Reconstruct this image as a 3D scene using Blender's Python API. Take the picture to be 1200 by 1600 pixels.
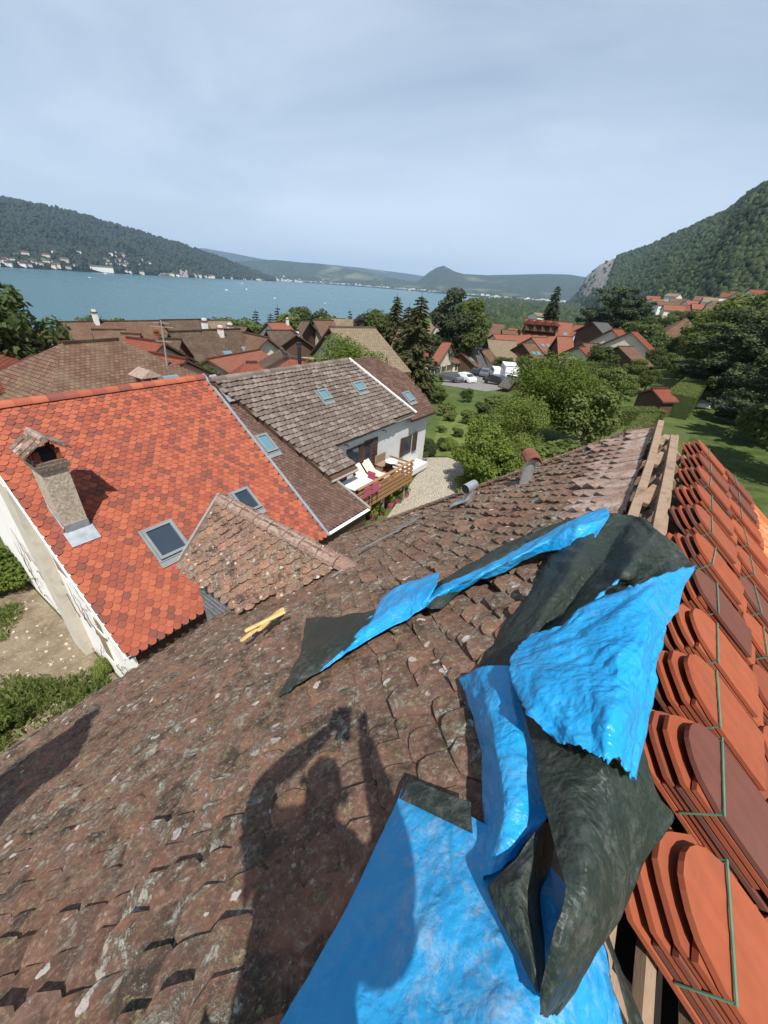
import bpy, bmesh, math, random
import numpy as np
from mathutils import Vector, Matrix, noise as mnoise

random.seed(7); RNG = np.random.default_rng(7)
for _o in list(bpy.data.objects): bpy.data.objects.remove(_o)
scene = bpy.context.scene
COL = scene.collection
R = math.radians

# ------------------------------------------------------------------ camera
FOC = 601.0; ROLL = R(4.27); PITCH = R(30.4); YAW = R(33.5)   # photo pixels are 1200 x 1600
cam = bpy.data.cameras.new('camera'); camo = bpy.data.objects.new('camera', cam); COL.objects.link(camo)
cam.sensor_fit = 'VERTICAL'; cam.sensor_height = 36; cam.lens = FOC / 1600 * 36
cam.clip_start = 0.01; cam.clip_end = 40000
camo.matrix_world = Matrix.Rotation(YAW, 4, 'Z') @ Matrix.Rotation(math.pi/2 - PITCH, 4, 'X') @ Matrix.Rotation(ROLL, 4, 'Z')
scene.camera = camo

def ray(px, py):
    x = px-600.; y = 800.-py
    c, s = math.cos(ROLL), math.sin(ROLL); xr = x*c-y*s; yr = x*s+y*c
    cp, sp = math.cos(PITCH), math.sin(PITCH); X = xr; Y = FOC*cp+yr*sp; Z = -FOC*sp+yr*cp
    cy, sy = math.cos(YAW), math.sin(YAW)
    v = np.array([X*cy-Y*sy, X*sy+Y*cy, Z]); return v/np.linalg.norm(v)
def proj(P):
    P = np.asarray(P, float); x, y, z = P[..., 0], P[..., 1], P[..., 2]
    cy, sy = math.cos(YAW), math.sin(YAW); X = x*cy+y*sy; Y = -x*sy+y*cy
    cp, sp = math.cos(PITCH), math.sin(PITCH); d = Y*cp-z*sp; u = Y*sp+z*cp
    d = np.where(np.abs(d) < 1e-6, 1e-6, d)
    xr = X/d*FOC; yr = u/d*FOC; c, s = math.cos(ROLL), math.sin(ROLL)
    return 600+xr*c+yr*s, 800+xr*s-yr*c, d
def hit(px, py, axis, val):
    r = ray(px, py); return r*(val/r[axis])
def atdist(px, py, D):                      # horizontal distance D from the camera
    r = ray(px, py); return r*(D/math.hypot(r[0], r[1]))

# ------------------------------------------------------------------ sky, sun, exposure
SUN = -ray(545, 1110)                       # towards the sun (the photographer's own shadow gives it)
ELEV = math.asin(SUN[2]); AZ = math.atan2(SUN[0], SUN[1])
world = bpy.data.worlds.new('World'); scene.world = world; world.use_nodes = True
nt = world.node_tree; nt.nodes.clear()
def wn(t, **k):
    n = nt.nodes.new(t)
    for a, b in k.items(): setattr(n, a, b)
    return n
sky = wn('ShaderNodeTexSky', sky_type='NISHITA', sun_disc=False, sun_elevation=ELEV, sun_rotation=AZ,
         altitude=450, air_density=1.0, dust_density=1.4, ozone_density=2.0)
tc = wn('ShaderNodeTexCoord'); mp = wn('ShaderNodeMapping')
mp.inputs['Rotation'].default_value = (0, 0, R(-48)); mp.inputs['Scale'].default_value = (1.0, 2.2, 5.5); mp.inputs['Location'].default_value = (6.8, 3.6, 1.6)
nt.links.new(tc.outputs['Generated'], mp.inputs['Vector'])
n1 = wn('ShaderNodeTexNoise'); n1.inputs['Scale'].default_value = 1.15; n1.inputs['Detail'].default_value = 5; n1.inputs['Roughness'].default_value = .55
n1.inputs['Distortion'].default_value = .5
nt.links.new(mp.outputs[0], n1.inputs['Vector'])
rp = wn('ShaderNodeValToRGB'); rp.color_ramp.elements[0].position = .22; rp.color_ramp.elements[0].color = (.40, .40, .40, 1)
rp.color_ramp.elements[1].position = .68; rp.color_ramp.elements[1].color = (.86, .86, .86, 1)
nt.links.new(n1.outputs['Fac'], rp.inputs[0])
mx = wn('ShaderNodeMixRGB'); mx.inputs[2].default_value = (7.0, 8.25, 9.8, 1)      # thin high cirrus veil
sepz = wn('ShaderNodeSeparateXYZ'); nt.links.new(tc.outputs['Generated'], sepz.inputs[0])
am = wn('ShaderNodeMapRange', interpolation_type='SMOOTHSTEP'); am.inputs['From Min'].default_value = .05; am.inputs['From Max'].default_value = .85; am.inputs['To Min'].default_value = 1.12; am.inputs['To Max'].default_value = .38   # the veil thins out overhead
nt.links.new(sepz.outputs['Z'], am.inputs['Value'])
vm = wn('ShaderNodeMath', operation='MULTIPLY', use_clamp=True); nt.links.new(rp.outputs[0], vm.inputs[0]); nt.links.new(am.outputs[0], vm.inputs[1])
nt.links.new(vm.outputs[0], mx.inputs[0]); nt.links.new(sky.outputs[0], mx.inputs[1])
bg = wn('ShaderNodeBackground'); bg.inputs['Strength'].default_value = 0.082
out = wn('ShaderNodeOutputWorld'); nt.links.new(mx.outputs[0], bg.inputs[0]); nt.links.new(bg.outputs[0], out.inputs[0])
sl = bpy.data.lights.new('sun', 'SUN'); sl.energy = 5.0; sl.angle = R(.55); sl.color = (1, .955, .88)
so = bpy.data.objects.new('sun', sl); COL.objects.link(so)
so.rotation_euler = Vector(-SUN).to_track_quat('-Z', 'Y').to_euler()
so.location = (0, 0, 60)
scene.view_settings.view_transform = 'Standard'; scene.view_settings.look = 'None'
scene.view_settings.exposure = 0.36; scene.view_settings.gamma = 1
scene.render.engine = 'CYCLES'
scene.cycles.max_bounces = 6; scene.cycles.transparent_max_bounces = 6; scene.cycles.volume_bounces = 0
scene.cycles.use_denoising = True

# ------------------------------------------------------------------ mesh and tag helpers
def tag(o, label=None, cat=None, group=None, kind=None):
    if label: o['label'] = label
    if cat: o['category'] = cat
    if group: o['group'] = group
    if kind: o['kind'] = kind
    return o
def empty(name, loc, label=None, cat=None, group=None):
    o = bpy.data.objects.new(name, None); COL.objects.link(o); o.location = Vector([float(v) for v in loc]); o.empty_display_size = .2
    return tag(o, label, cat, group)
def put(name, me, mats=None, parent=None):
    o = bpy.data.objects.new(name, me); COL.objects.link(o)
    if mats is not None and not me.materials:
        for m in (mats if isinstance(mats, (list, tuple)) else [mats]): me.materials.append(m)
    if parent is not None:
        o.parent = parent
        o.matrix_parent_inverse = Matrix.Translation(-Vector(parent.location)) if parent.parent is None else Matrix.Identity(4)
    return o
class MB:
    """collects polygons; build() makes ONE mesh object"""
    def __init__(s): s.v = []; s.f = []; s.m = []; s.r = []; s.uv = []; s.cur = 0; s.has_uv = False
    def face(s, pts, mat=0, rnd=None, uv=None):
        i = len(s.v); s.v.extend([tuple(map(float, p)) for p in pts]); s.f.append(tuple(range(i, i+len(pts))))
        s.m.append(mat); s.r.append(random.random() if rnd is None else rnd)
        if uv is not None: s.has_uv = True
        s.uv.append(uv if uv is not None else [(0, 0)]*len(pts)); return s
    def mesh(s, V, F, mat=0, rnd=None):
        i = len(s.v); s.v.extend([tuple(map(float, p)) for p in V]); rr = random.random() if rnd is None else rnd
        for f in F:
            s.f.append(tuple(i+k for k in f)); s.m.append(mat); s.r.append(rr); s.uv.append([(0, 0)]*len(f))
        return s
    def box(s, c, size, ax=None, mat=0, rnd=None, taper=1.0):
        c = np.array(c, float); A = np.eye(3) if ax is None else np.array(ax, float)
        h = np.array(size, float)/2; V = []
        for z in (-1, 1):
            k = taper if z > 0 else 1
            for x, y in ((-1, -1), (1, -1), (1, 1), (-1, 1)): V.append(c + A[0]*h[0]*x*k + A[1]*h[1]*y*k + A[2]*h[2]*z)
        return s.mesh(V, [(3, 2, 1, 0), (4, 5, 6, 7), (0, 1, 5, 4), (1, 2, 6, 5), (2, 3, 7, 6), (3, 0, 4, 7)], mat, rnd)
    def bar(s, a, b, w, h=None, mat=0, up=(0, 0, 1), rnd=None):
        a = np.array(a, float); b = np.array(b, float); d = b-a; L = np.linalg.norm(d); d /= L
        u = np.array(up, float)
        if abs(d.dot(u)) > .98: u = np.array([1., 0, 0])
        x = np.cross(d, u); x /= np.linalg.norm(x); z = np.cross(x, d)
        return s.box((a+b)/2, (L, w, h or w), (d, np.cross(z, d), z), mat, rnd)
    def tube(s, pts, rad, n=8, mat=0, cap=True, rnd=None):
        pts = [np.array(p, float) for p in pts]; rad = rad if isinstance(rad, (list, tuple)) else [rad]*len(pts)
        V = []; F = []
        for i, p in enumerate(pts):
            d = pts[min(i+1, len(pts)-1)]-pts[max(i-1, 0)]; d = d/(np.linalg.norm(d)+1e-9)
            u = np.array([0, 0, 1.]) if abs(d[2]) < .95 else np.array([1., 0, 0])
            x = np.cross(d, u); x /= np.linalg.norm(x); y = np.cross(d, x)
            for k in range(n):
                a = 2*math.pi*k/n; V.append(p+(x*math.cos(a)+y*math.sin(a))*rad[i])
        for i in range(len(pts)-1):
            for k in range(n): F.append((i*n+k, i*n+(k+1) % n, (i+1)*n+(k+1) % n, (i+1)*n+k))
        if cap: F += [tuple(range(n-1, -1, -1)), tuple(range((len(pts)-1)*n, len(pts)*n))]
        return s.mesh(V, F, mat, rnd)
    def data(s, name, smooth=False):
        me = bpy.data.meshes.new(name); me.from_pydata(s.v, [], s.f)
        me.polygons.foreach_set('material_index', s.m)
        if smooth: me.polygons.foreach_set('use_smooth', [True]*len(s.f))
        a = me.attributes.new('rnd', 'FLOAT', 'FACE'); a.data.foreach_set('value', s.r)
        if s.has_uv:
            l = me.uv_layers.new(name='UVMap'); flat = [c for f in s.uv for p in f for c in p]; l.data.foreach_set('uv', flat)
        me.update(); return me
    def build(s, name, mats, parent=None, smooth=False):
        me = s.data(name, smooth)
        for m in (mats if isinstance(mats, (list, tuple)) else [mats]): me.materials.append(m)
        return put(name, me, None, parent)
def npmesh(name, V, F, rnd=None, smooth=False):
    """V (n,3); F (m,k) all same k; rnd (m,)"""
    V = np.asarray(V, np.float32); F = np.asarray(F, np.int32); me = bpy.data.meshes.new(name)
    me.vertices.add(len(V)); me.vertices.foreach_set('co', V.ravel())
    k = F.shape[1]; me.loops.add(F.size); me.loops.foreach_set('vertex_index', F.ravel())
    me.polygons.add(len(F)); me.polygons.foreach_set('loop_start', np.arange(0, F.size, k, dtype=np.int32))
    if smooth: me.polygons.foreach_set('use_smooth', np.ones(len(F), bool))
    if rnd is not None:
        a = me.attributes.new('rnd', 'FLOAT', 'FACE'); a.data.foreach_set('value', np.asarray(rnd, np.float32))
    me.update(calc_edges=True); return me

# ------------------------------------------------------------------ materials
class G:
    def __init__(s, name):
        s.mat = bpy.data.materials.new(name); s.mat.use_nodes = True; s.nt = s.mat.node_tree
        s.b = s.nt.nodes['Principled BSDF']; s.o = s.nt.nodes['Material Output']
    def n(s, t, **k):
        n = s.nt.nodes.new(t)
        for a, b in k.items(): setattr(n, a, b)
        return n
    def set(s, sock, v):
        if isinstance(v, bpy.types.NodeSocket): s.nt.links.new(v, sock)
        elif isinstance(v, (tuple, list)) and len(v) == 3 and sock.type == 'RGBA': sock.default_value = (*v, 1)
        else: sock.default_value = v
    def pos(s, scale=None):
        p = s.n('ShaderNodeNewGeometry').outputs['Position']
        return s.map(p, scale) if scale else p
    def uv(s, scale=None):
        p = s.n('ShaderNodeTexCoord').outputs['UV']; return s.map(p, scale) if scale else p
    def obj(s, scale=None):
        p = s.n('ShaderNodeTexCoord').outputs['Object']; return s.map(p, scale) if scale else p
    def map(s, v, scale, rot=(0, 0, 0)):
        m = s.n('ShaderNodeMapping'); s.nt.links.new(v, m.inputs['Vector'])
        m.inputs['Scale'].default_value = scale if isinstance(scale, (tuple, list)) else (scale,)*3; m.inputs['Rotation'].default_value = rot
        return m.outputs[0]
    def noise(s, scale, detail=4, rough=.6, vec=None, dist=0, col=False):
        n = s.n('ShaderNodeTexNoise'); n.inputs['Scale'].default_value = scale; n.inputs['Detail'].default_value = detail
        n.inputs['Roughness'].default_value = rough; n.inputs['Distortion'].default_value = dist
        s.nt.links.new(vec if vec is not None else s.pos(), n.inputs['Vector']); return n.outputs['Color' if col else 'Fac']
    def voro(s, scale, vec=None, feature='F1', outp='Distance'):
        n = s.n('ShaderNodeTexVoronoi', feature=feature); n.inputs['Scale'].default_value = scale
        s.nt.links.new(vec if vec is not None else s.pos(), n.inputs['Vector']); return n.outputs[outp]
    def ramp(s, f, stops, interp='LINEAR'):
        n = s.n('ShaderNodeValToRGB'); cr = n.color_ramp; cr.interpolation = interp
        while len(cr.elements) < len(stops): cr.elements.new(.5)
        for e, (p, c) in zip(cr.elements, stops):
            e.position = p; e.color = (*c, 1) if isinstance(c, (tuple, list)) else (c, c, c, 1)
        s.set(n.inputs[0], f); return n.outputs[0]
    def mix(s, f, a, b, mode='MIX'):
        n = s.n('ShaderNodeMixRGB', blend_type=mode); s.set(n.inputs[0], f); s.set(n.inputs[1], a); s.set(n.inputs[2], b); return n.outputs[0]
    def math(s, op, a, b=0.5, clamp=False):
        n = s.n('ShaderNodeMath', operation=op, use_clamp=clamp); s.set(n.inputs[0], a); s.set(n.inputs[1], b); return n.outputs[0]
    def step(s, f, a, b): return s.ramp(f, [(a, 0.), (b, 1.)])
    def rnd(s):
        a = s.n('ShaderNodeAttribute', attribute_name='rnd').outputs['Fac']; o = s.n('ShaderNodeObjectInfo').outputs['Random']
        return s.math('FRACT', s.math('ADD', a, o))
    def bump(s, h, strength=.5, dist=.01):
        n = s.n('ShaderNodeBump'); n.inputs['Strength'].default_value = strength; n.inputs['Distance'].default_value = dist
        s.nt.links.new(h, n.inputs['Height']); return n.outputs[0]
    def fin(s, col, rough=.8, normal=None, metal=0, spec=.3, **kw):
        s.set(s.b.inputs['Base Color'], col); s.set(s.b.inputs['Roughness'], rough); s.b.inputs['Metallic'].default_value = metal
        s.b.inputs['Specular IOR Level'].default_value = spec
        if normal is not None: s.nt.links.new(normal, s.b.inputs['Normal'])
        for k, v in kw.items(): s.set(s.b.inputs[k], v)
        return s.mat

def m_plain(name, col, rough=.75, var=.25, sc=3., spec=.3, metal=0, bump=.0):
    g = G(name); n = g.noise(sc, 5, .6)
    c = g.mix(g.ramp(n, [(.3, 0.), (.7, 1.)]), tuple(x*(1-var) for x in col), tuple(min(1, x*(1+var)) for x in col))
    return g.fin(c, rough, g.bump(n, bump, .02) if bump else None, metal, spec)

def m_old_tile(name='old_tile', k=1.0, lich=0.):
    g = G(name); r = g.rnd(); p = g.pos()
    q = lambda *c: (c[0]*k*1.06, c[1]*k*1.02, c[2]*k*.95)
    base = g.ramp(r, [(0, q(.120, .066, .050)), (.22, q(.180, .096, .072)), (.45, q(.140, .084, .066)), (.62, q(.215, .110, .076)), (.8, q(.095, .060, .050)), (.93, q(.25, .125, .082)), (1, q(.16, .104, .084))])
    n1 = g.noise(9, 6, .65); n2 = g.noise(38, 5, .7)
    c = g.mix(g.step(n1, .35, .7), base, g.mix(.6, base, (.070, .050, .041)))
    c = g.mix(g.math('MULTIPLY', g.step(n2, .50, .66), .55), c, q(.33, .235, .185))
    mo = g.math('MULTIPLY', g.step(g.noise(4.4, 8, .75), .515, .60), .85); c = g.mix(mo, c, (.040, .032, .025))
    y = g.math('MULTIPLY', g.step(g.noise(15, 8, .78), .525-lich, .60-lich), g.step(g.noise(2.3, 3, .6), .38-lich, .56)); c = g.mix(g.math('MULTIPLY', y, .85), c, g.mix(g.noise(90, 2), (.17, .135, .070), (.37, .31, .19)))
    gl = g.math('MULTIPLY', g.step(g.noise(10, 9, .82, dist=.4), .525-lich, .585-lich), g.step(g.noise(1.5, 2, .5, vec=g.map(p, 1.0, (0, .4, .9))), .40, .56)); c = g.mix(g.math('MULTIPLY', gl, .85), c, g.mix(g.noise(120, 2), (.24, .235, .19), (.44, .42, .35)))
    v = g.voro(6.5, g.mix(.07, p, g.noise(14, 3, .6, col=True)))
    w = g.math('MULTIPLY', g.math('LESS_THAN', v, .145), g.step(g.noise(1.9, 2, .5), .42, .50)); c = g.mix(g.math('MULTIPLY', w, .8), c, (.50, .46, .42))
    w2 = g.math('MULTIPLY', g.step(g.noise(22, 8, .85), .575, .65), .8); c = g.mix(w2, c, (.42, .38, .34))
    h = g.math('ADD', g.math('MULTIPLY', n2, .7), g.math('ADD', g.math('MULTIPLY', gl, .9), g.math('MULTIPLY', y, .7)))
    return g.fin(c, .93, g.bump(h, .8, .007), spec=.15)
def m_pale_tile():
    g = G('pale_tile'); r = g.rnd()
    base = g.ramp(r, [(0, (.30, .22, .18)), (.4, (.36, .29, .25)), (.7, (.24, .15, .12)), (1, (.42, .35, .30))])
    n1 = g.noise(13, 6, .7); c = g.mix(g.step(n1, .4, .62), base, (.20, .115, .085)); n2 = g.noise(50, 4, .7)
    c = g.mix(g.math('MULTIPLY', g.step(n2, .55, .7), .6), c, (.52, .47, .43))
    return g.fin(c, .92, g.bump(n2, .6, .005), spec=.15)
def m_mixtile(name, stops, dirt=.25, sc=1.0):
    g = G(name); r = g.rnd(); base = g.ramp(r, stops, 'CONSTANT'); n = g.noise(14*sc, 5, .65); n2 = g.noise(1.5, 4, .6)
    c = g.mix(g.math('MULTIPLY', g.step(n, .4, .75), dirt), base, g.mix(.6, base, (.05, .03, .025)))
    c = g.mix(g.math('MULTIPLY', g.step(n2, .35, .75), dirt*.6), c, g.mix(.5, base, (.30, .20, .15)))
    return g.fin(c, .85, g.bump(n, .3, .004), spec=.12)
def m_roof(name, cols, course=.22, width=.18, lichen=.3, bumpd=.05):
    """roof too far away for single tiles: courses and tiles as relief on UVs in metres"""
    g = G(name); uv = g.uv()
    b = g.n('ShaderNodeTexBrick'); b.offset = .5; b.inputs['Scale'].default_value = 1; b.inputs['Brick Width'].default_value = width
    b.inputs['Row Height'].default_value = course; b.inputs['Mortar Size'].default_value = course*.09; b.inputs['Color1'].default_value = (0, 0, 0, 1); b.inputs['Color2'].default_value = (1, 1, 1, 1)
    b.inputs['Mortar'].default_value = (.5, .5, .5, 1); b.inputs['Bias'].default_value = 0
    g.nt.links.new(uv, b.inputs['Vector'])
    n = g.noise(1.0, 5, .65, vec=g.obj(.8)); n2 = g.noise(6, 4, .7, vec=g.obj())
    c = g.ramp(g.math('ADD', g.math('MULTIPLY', b.outputs['Color'], .6), g.math('MULTIPLY', n2, .4)), [(0, cols[0]), (.5, cols[1]), (1, cols[2])])
    c = g.mix(g.math('MULTIPLY', b.outputs['Fac'], .75), c, tuple(x*.3 for x in cols[0]))
    c = g.mix(g.math('MULTIPLY', g.step(n, .45, .75), lichen), c, (.20, .17, .11))
    sep = g.n('ShaderNodeSeparateXYZ'); g.nt.links.new(uv, sep.inputs[0])
    saw = g.math('FRACT', g.math('DIVIDE', sep.outputs['Y'], course))
    h = g.math('ADD', g.math('MULTIPLY', saw, .6), g.math('MULTIPLY', b.outputs['Color'], .35))
    return g.fin(c, .9, g.bump(h, .8, bumpd), spec=.12)
def m_wood(name, c1, c2, sc=(2, 2, 14), rough=.8):
    g = G(name); n = g.noise(3, 6, .65, vec=g.obj(sc), dist=.6); n2 = g.noise(30, 3, .6)
    c = g.ramp(n, [(.25, c1), (.5, c2), (.72, tuple(x*.7 for x in c1))]); c = g.mix(g.math('MULTIPLY', n2, .35), c, tuple(x*.45 for x in c1))
    return g.fin(c, rough, g.bump(n, .5, .006), spec=.2)
def m_leaf(name, cols, transl=.35, stands=0):
    g = G(name); r = g.rnd()
    if stands: r = g.math('FRACT', g.math('ADD', g.math('MULTIPLY', r, .45), g.math('MULTIPLY', g.noise(stands, 4, .6), 1.1)))
    r = r; c = g.ramp(r, [(i/(len(cols)-1), k) for i, k in enumerate(cols)])
    o = g.n('ShaderNodeObjectInfo').outputs['Random']; c = g.mix(g.math('MULTIPLY', o, .35), c, g.mix(.5, c, (.02, .035, .012)))
    g.fin(c, .6, spec=.25)
    t = g.n('ShaderNodeBsdfTranslucent'); g.set(t.inputs['Color'], g.mix(.5, c, (.14, .20, .02)))
    ms = g.n('ShaderNodeMixShader'); ms.inputs[0].default_value = transl
    g.nt.links.new(g.b.outputs[0], ms.inputs[1]); g.nt.links.new(t.outputs[0], ms.inputs[2]); g.nt.links.new(ms.outputs[0], g.o.inputs['Surface'])
    return g.mat
def m_stucco(name, col, dirt=.35, sc=1.2):
    g = G(name); n = g.noise(sc, 6, .65); n2 = g.noise(30, 4, .7); c = g.mix(g.math('MULTIPLY', g.step(n, .45, .72), dirt), col, tuple(x*.55 for x in col))
    c = g.mix(g.math('MULTIPLY', n2, .15), c, tuple(x*.7 for x in col)); return g.fin(c, .9, g.bump(n2, .4, .008), spec=.15)
def m_tarp(name, c1, c2, dust=.35, rough=.38, bs=.85, sp=.4):
    g = G(name); n = g.noise(3.0, 6, .65, dist=.7)
    c = g.mix(g.step(n, .3, .72), c1, c2)
    du = g.math('MULTIPLY', g.math('MULTIPLY', g.step(g.noise(16, 9, .85, dist=.3), .48, .70), g.step(g.noise(1.9, 2, .5), .40, .62)), dust); c = g.mix(du, c, (.47, .46, .42))
    sc = g.math('MULTIPLY', g.step(g.noise(55, 5, .75, vec=g.map(g.pos(), (1, .22, 1), (0, 0, .6))), .66, .74), dust*.6); c = g.mix(sc, c, (.52, .53, .50))
    w = g.mix(.05, g.pos(), g.noise(7, 4, .6, col=True))
    def ridg(scale, vec): return g.math('ABSOLUTE', g.math('SUBTRACT', g.noise(scale, 3, .5, vec=vec), .5))
    r1 = ridg(9, g.map(w, (1, .5, 1), (0, 0, .5))); r2 = ridg(24, g.map(w, (.6, 1, 1), (.3, 0, -.7))); r3 = g.voro(46, w)
    wx = g.n('ShaderNodeTexChecker'); wx.inputs['Scale'].default_value = 420; g.nt.links.new(g.map(g.pos(), 1., (.62, .1, .5)), wx.inputs['Vector'])
    h = g.math('ADD', g.math('ADD', g.math('MULTIPLY', r1, .55), g.math('MULTIPLY', r2, .80)), g.math('ADD', g.math('MULTIPLY', r3, .16), g.math('MULTIPLY', wx.outputs['Fac'], .012)))
    return g.fin(c, g.math('ADD', rough, g.math('MULTIPLY', du, .8)), g.bump(h, bs, .024), spec=sp)

MT = {}
MT['old'] = m_old_tile(); MT['dormtile'] = m_old_tile('dormer_old_tile', 1.35, .0); MT['pale'] = m_pale_tile()
MT['new'] = m_mixtile('new_clay', [(0, (.30, .074, .034)), (.3, (.235, .062, .033)), (.5, (.325, .082, .037)), (.70, (.145, .054, .040)), (.84, (.185, .058, .037)), (.92, (.275, .072, .035))], .45)
MT['newlaid'] = m_mixtile('new_laid_clay', [(0, (.62, .22, .10)), (.5, (.56, .19, .085)), (.8, (.66, .25, .12))], .12)
MT['redroof'] = m_mixtile('red_scale_tiles', [(0, (.34, .094, .056)), (.22, (.28, .078, .048)), (.42, (.37, .108, .060)), (.62, (.185, .066, .050)), (.76, (.235, .070, .050)), (.90, (.31, .086, .052))], .18)
MT['greytile'] = m_mixtile('grey_tiles', [(0, (.150, .118, .100)), (.3, (.125, .098, .085)), (.6, (.185, .150, .128)), (.85, (.215, .185, .165))], .5)
MT['browntile'] = m_mixtile('brown_tiles', [(0, (.115, .070, .055)), (.4, (.095, .058, .046)), (.75, (.145, .088, .068))], .4)
MT['zinc'] = m_plain('zinc', (.42, .45, .48), .42, .2, 6, .5, .6); MT['lead'] = m_plain('grey_flashing', (.17, .18, .19), .5, .25, 5, .4, .3)
MT['galv'] = m_plain('galvanised', (.55, .58, .60), .35, .2, 9, .5, .7)
MT['white'] = m_stucco('white_render', (.72, .70, .66)); MT['cream'] = m_stucco('cream_render', (.66, .60, .48)); MT['greyren'] = m_stucco('grey_render', (.62, .62, .62), .25)
MT['oldwall'] = m_stucco('old_lime_render', (.84, .82, .78), .30, .8); MT['pinkren'] = m_stucco('ochre_render', (.55, .42, .30))
MT['stone'] = m_plain('chimney_stone', (.44, .37, .29), .95, .35, 16, .1, 0, .9)
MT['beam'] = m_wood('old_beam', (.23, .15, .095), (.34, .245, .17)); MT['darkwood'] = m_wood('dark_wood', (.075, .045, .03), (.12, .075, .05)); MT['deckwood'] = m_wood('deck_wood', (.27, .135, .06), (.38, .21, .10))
MT['newwood'] = m_wood('fresh_wood', (.66, .44, .16), (.78, .56, .24)); MT['greywood'] = m_wood('weathered_wood', (.22, .20, .18), (.33, .30, .27))
MT['slate'] = m_plain('slate', (.17, .175, .19), .6, .35, 9, .35, 0, .4)
MT['painted_hollow'] = m_plain('painted_hollow_dark', (.02, .017, .014), .95, .2)  # near-black colour stands in for the shade inside hollows
MT['blue'] = m_tarp('blue_tarp', (.006, .270, .610), (.016, .345, .710), .36, .34, .80, .40); MT['green'] = m_tarp('green_tarp', (.016, .027, .023), (.032, .044, .036), .26, .42, .95, .28)
MT['bluedusty'] = m_tarp('blue_dusty_tarp', (.012, .260, .560), (.034, .330, .640), .62, .38, .50, .34)
MT['hem'] = m_tarp('tarp_hem', (.03, .045, .035), (.05, .065, .05), .35, .45, .6, .25)
MT['strap'] = m_plain('green_strap', (.09, .22, .15), .45, .15, 20)
MT['bark'] = m_plain('bark', (.12, .085, .06), .95, .4, 8, .1, 0, .8)
MT['mortar'] = m_plain('old_mortar', (.17, .13, .10), .95, .4, 20, .1, 0, 1.)  # mortar colour darkened to deepen the shade between the ridge beams
g = G('window_glass'); MT['glass'] = g.fin(g.mix(g.noise(.7, 2, .5), (.015, .022, .035), (.05, .07, .095)), .06, spec=.6)
MT['shutter'] = m_plain('shutter_brown', (.075, .045, .035), .7); MT['frame'] = m_plain('grey_frame', (.20, .215, .22), .45, .1)
MT['pink'] = m_plain('pink_pot', (.42, .09, .17), .5, .15); MT['plastic'] = m_plain('white_plastic', (.78, .78, .76), .4, .05); MT['black'] = m_plain('black_metal', (.02, .02, .022), .5, .2)
# ================================================================== terrain, lake, hills
LAKE = -38.0
def interp(x, xs, ys): return float(np.interp(x, xs, ys))
def az_of(px, py=450): r = ray(px, py); return math.atan2(r[0], r[1])
SH = [(-900, 140), (-300, 150), (0, 165), (250, 190), (450, 270), (560, 360), (640, 560), (700, 1000), (755, 2000), (796, 3500), (812, 30000)]
SH_A = [az_of(p) for p, _ in SH]; SH_D = [d for _, d in SH]
def shore(x, y):
    a = math.atan2(x, y)
    if a < -2.2 or a > 2.2: return 1e9
    return interp(a, [-2.2]+SH_A, [5000]+SH_D)
def sstep(t): t = min(1, max(0, t)); return t*t*(3-2*t)
def ground(x, y):
    d = max(0, -x-8); z = -9 - .10*min(d, 30) - .17*max(0, d-30)
    z -= (.06-.042*sstep((x+12)/16))*max(0, y-25)
    z -= 1.3*sstep((10-y)/6)*sstep((-x-5)/4)
    if x > 4: z += min(8, .05*(x-4))
    z = max(z, -36.6)
    r = math.hypot(x, y); s = shore(x, y)
    if r > s*.93: z = -36.6 + (z+36.6)*0 - 10*sstep((r-s*.98)/(s*.06)) if r > s*.98 else z + (-36.6-z)*sstep((r-s*.93)/(s*.05))
    if r < 400: z += .25*mnoise.noise((x*.11, y*.11, 3.3))*min(1, r/25)
    return z
def G_(p): return ground(p[0], p[1])

g = G('meadow'); n1 = g.noise(.35, 6, .65); n2 = g.noise(5, 5, .7); n3 = g.noise(.05, 4, .6)
c = g.mix(g.step(n1, .35, .65), (.055, .088, .022), (.105, .135, .040)); c = g.mix(g.math('MULTIPLY', g.step(n2, .45, .7), .5), c, (.035, .055, .015))
c = g.mix(g.math('MULTIPLY', g.step(n3, .5, .68), .5), c, (.15, .135, .07)); MT['meadow'] = g.fin(c, .95, g.bump(n2, .8, .06), spec=.1)
rs = [0]+list(np.geomspace(2.5, 16000, 105)); angs = list(np.linspace(-math.pi, -1.75, 26, endpoint=False))+list(np.linspace(-1.75, .85, 260, endpoint=False))+list(np.linspace(.85, math.pi, 40, endpoint=False))
na = len(angs); V = [(0, 0, ground(0, 0))]; F4 = []
for r_ in rs[1:]:
    for a in angs: x, y = r_*math.sin(a), r_*math.cos(a); V.append((x, y, ground(x, y)))
faces = [(0, 1+(k+1) % na, 1+k) for k in range(na)]
for i in range(len(rs)-2):
    for k in range(na):
        a, b = 1+i*na+k, 1+i*na+(k+1) % na; faces.append((a, b, b+na, a+na))
me = bpy.data.meshes.new('ground'); me.from_pydata(V, [], faces); me.polygons.foreach_set('use_smooth', [True]*len(faces)); me.update()
gr = put('ground', me, MT['meadow']); tag(gr, 'grassy ground sloping from the gardens down to the lake', None, None, 'structure')

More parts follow.
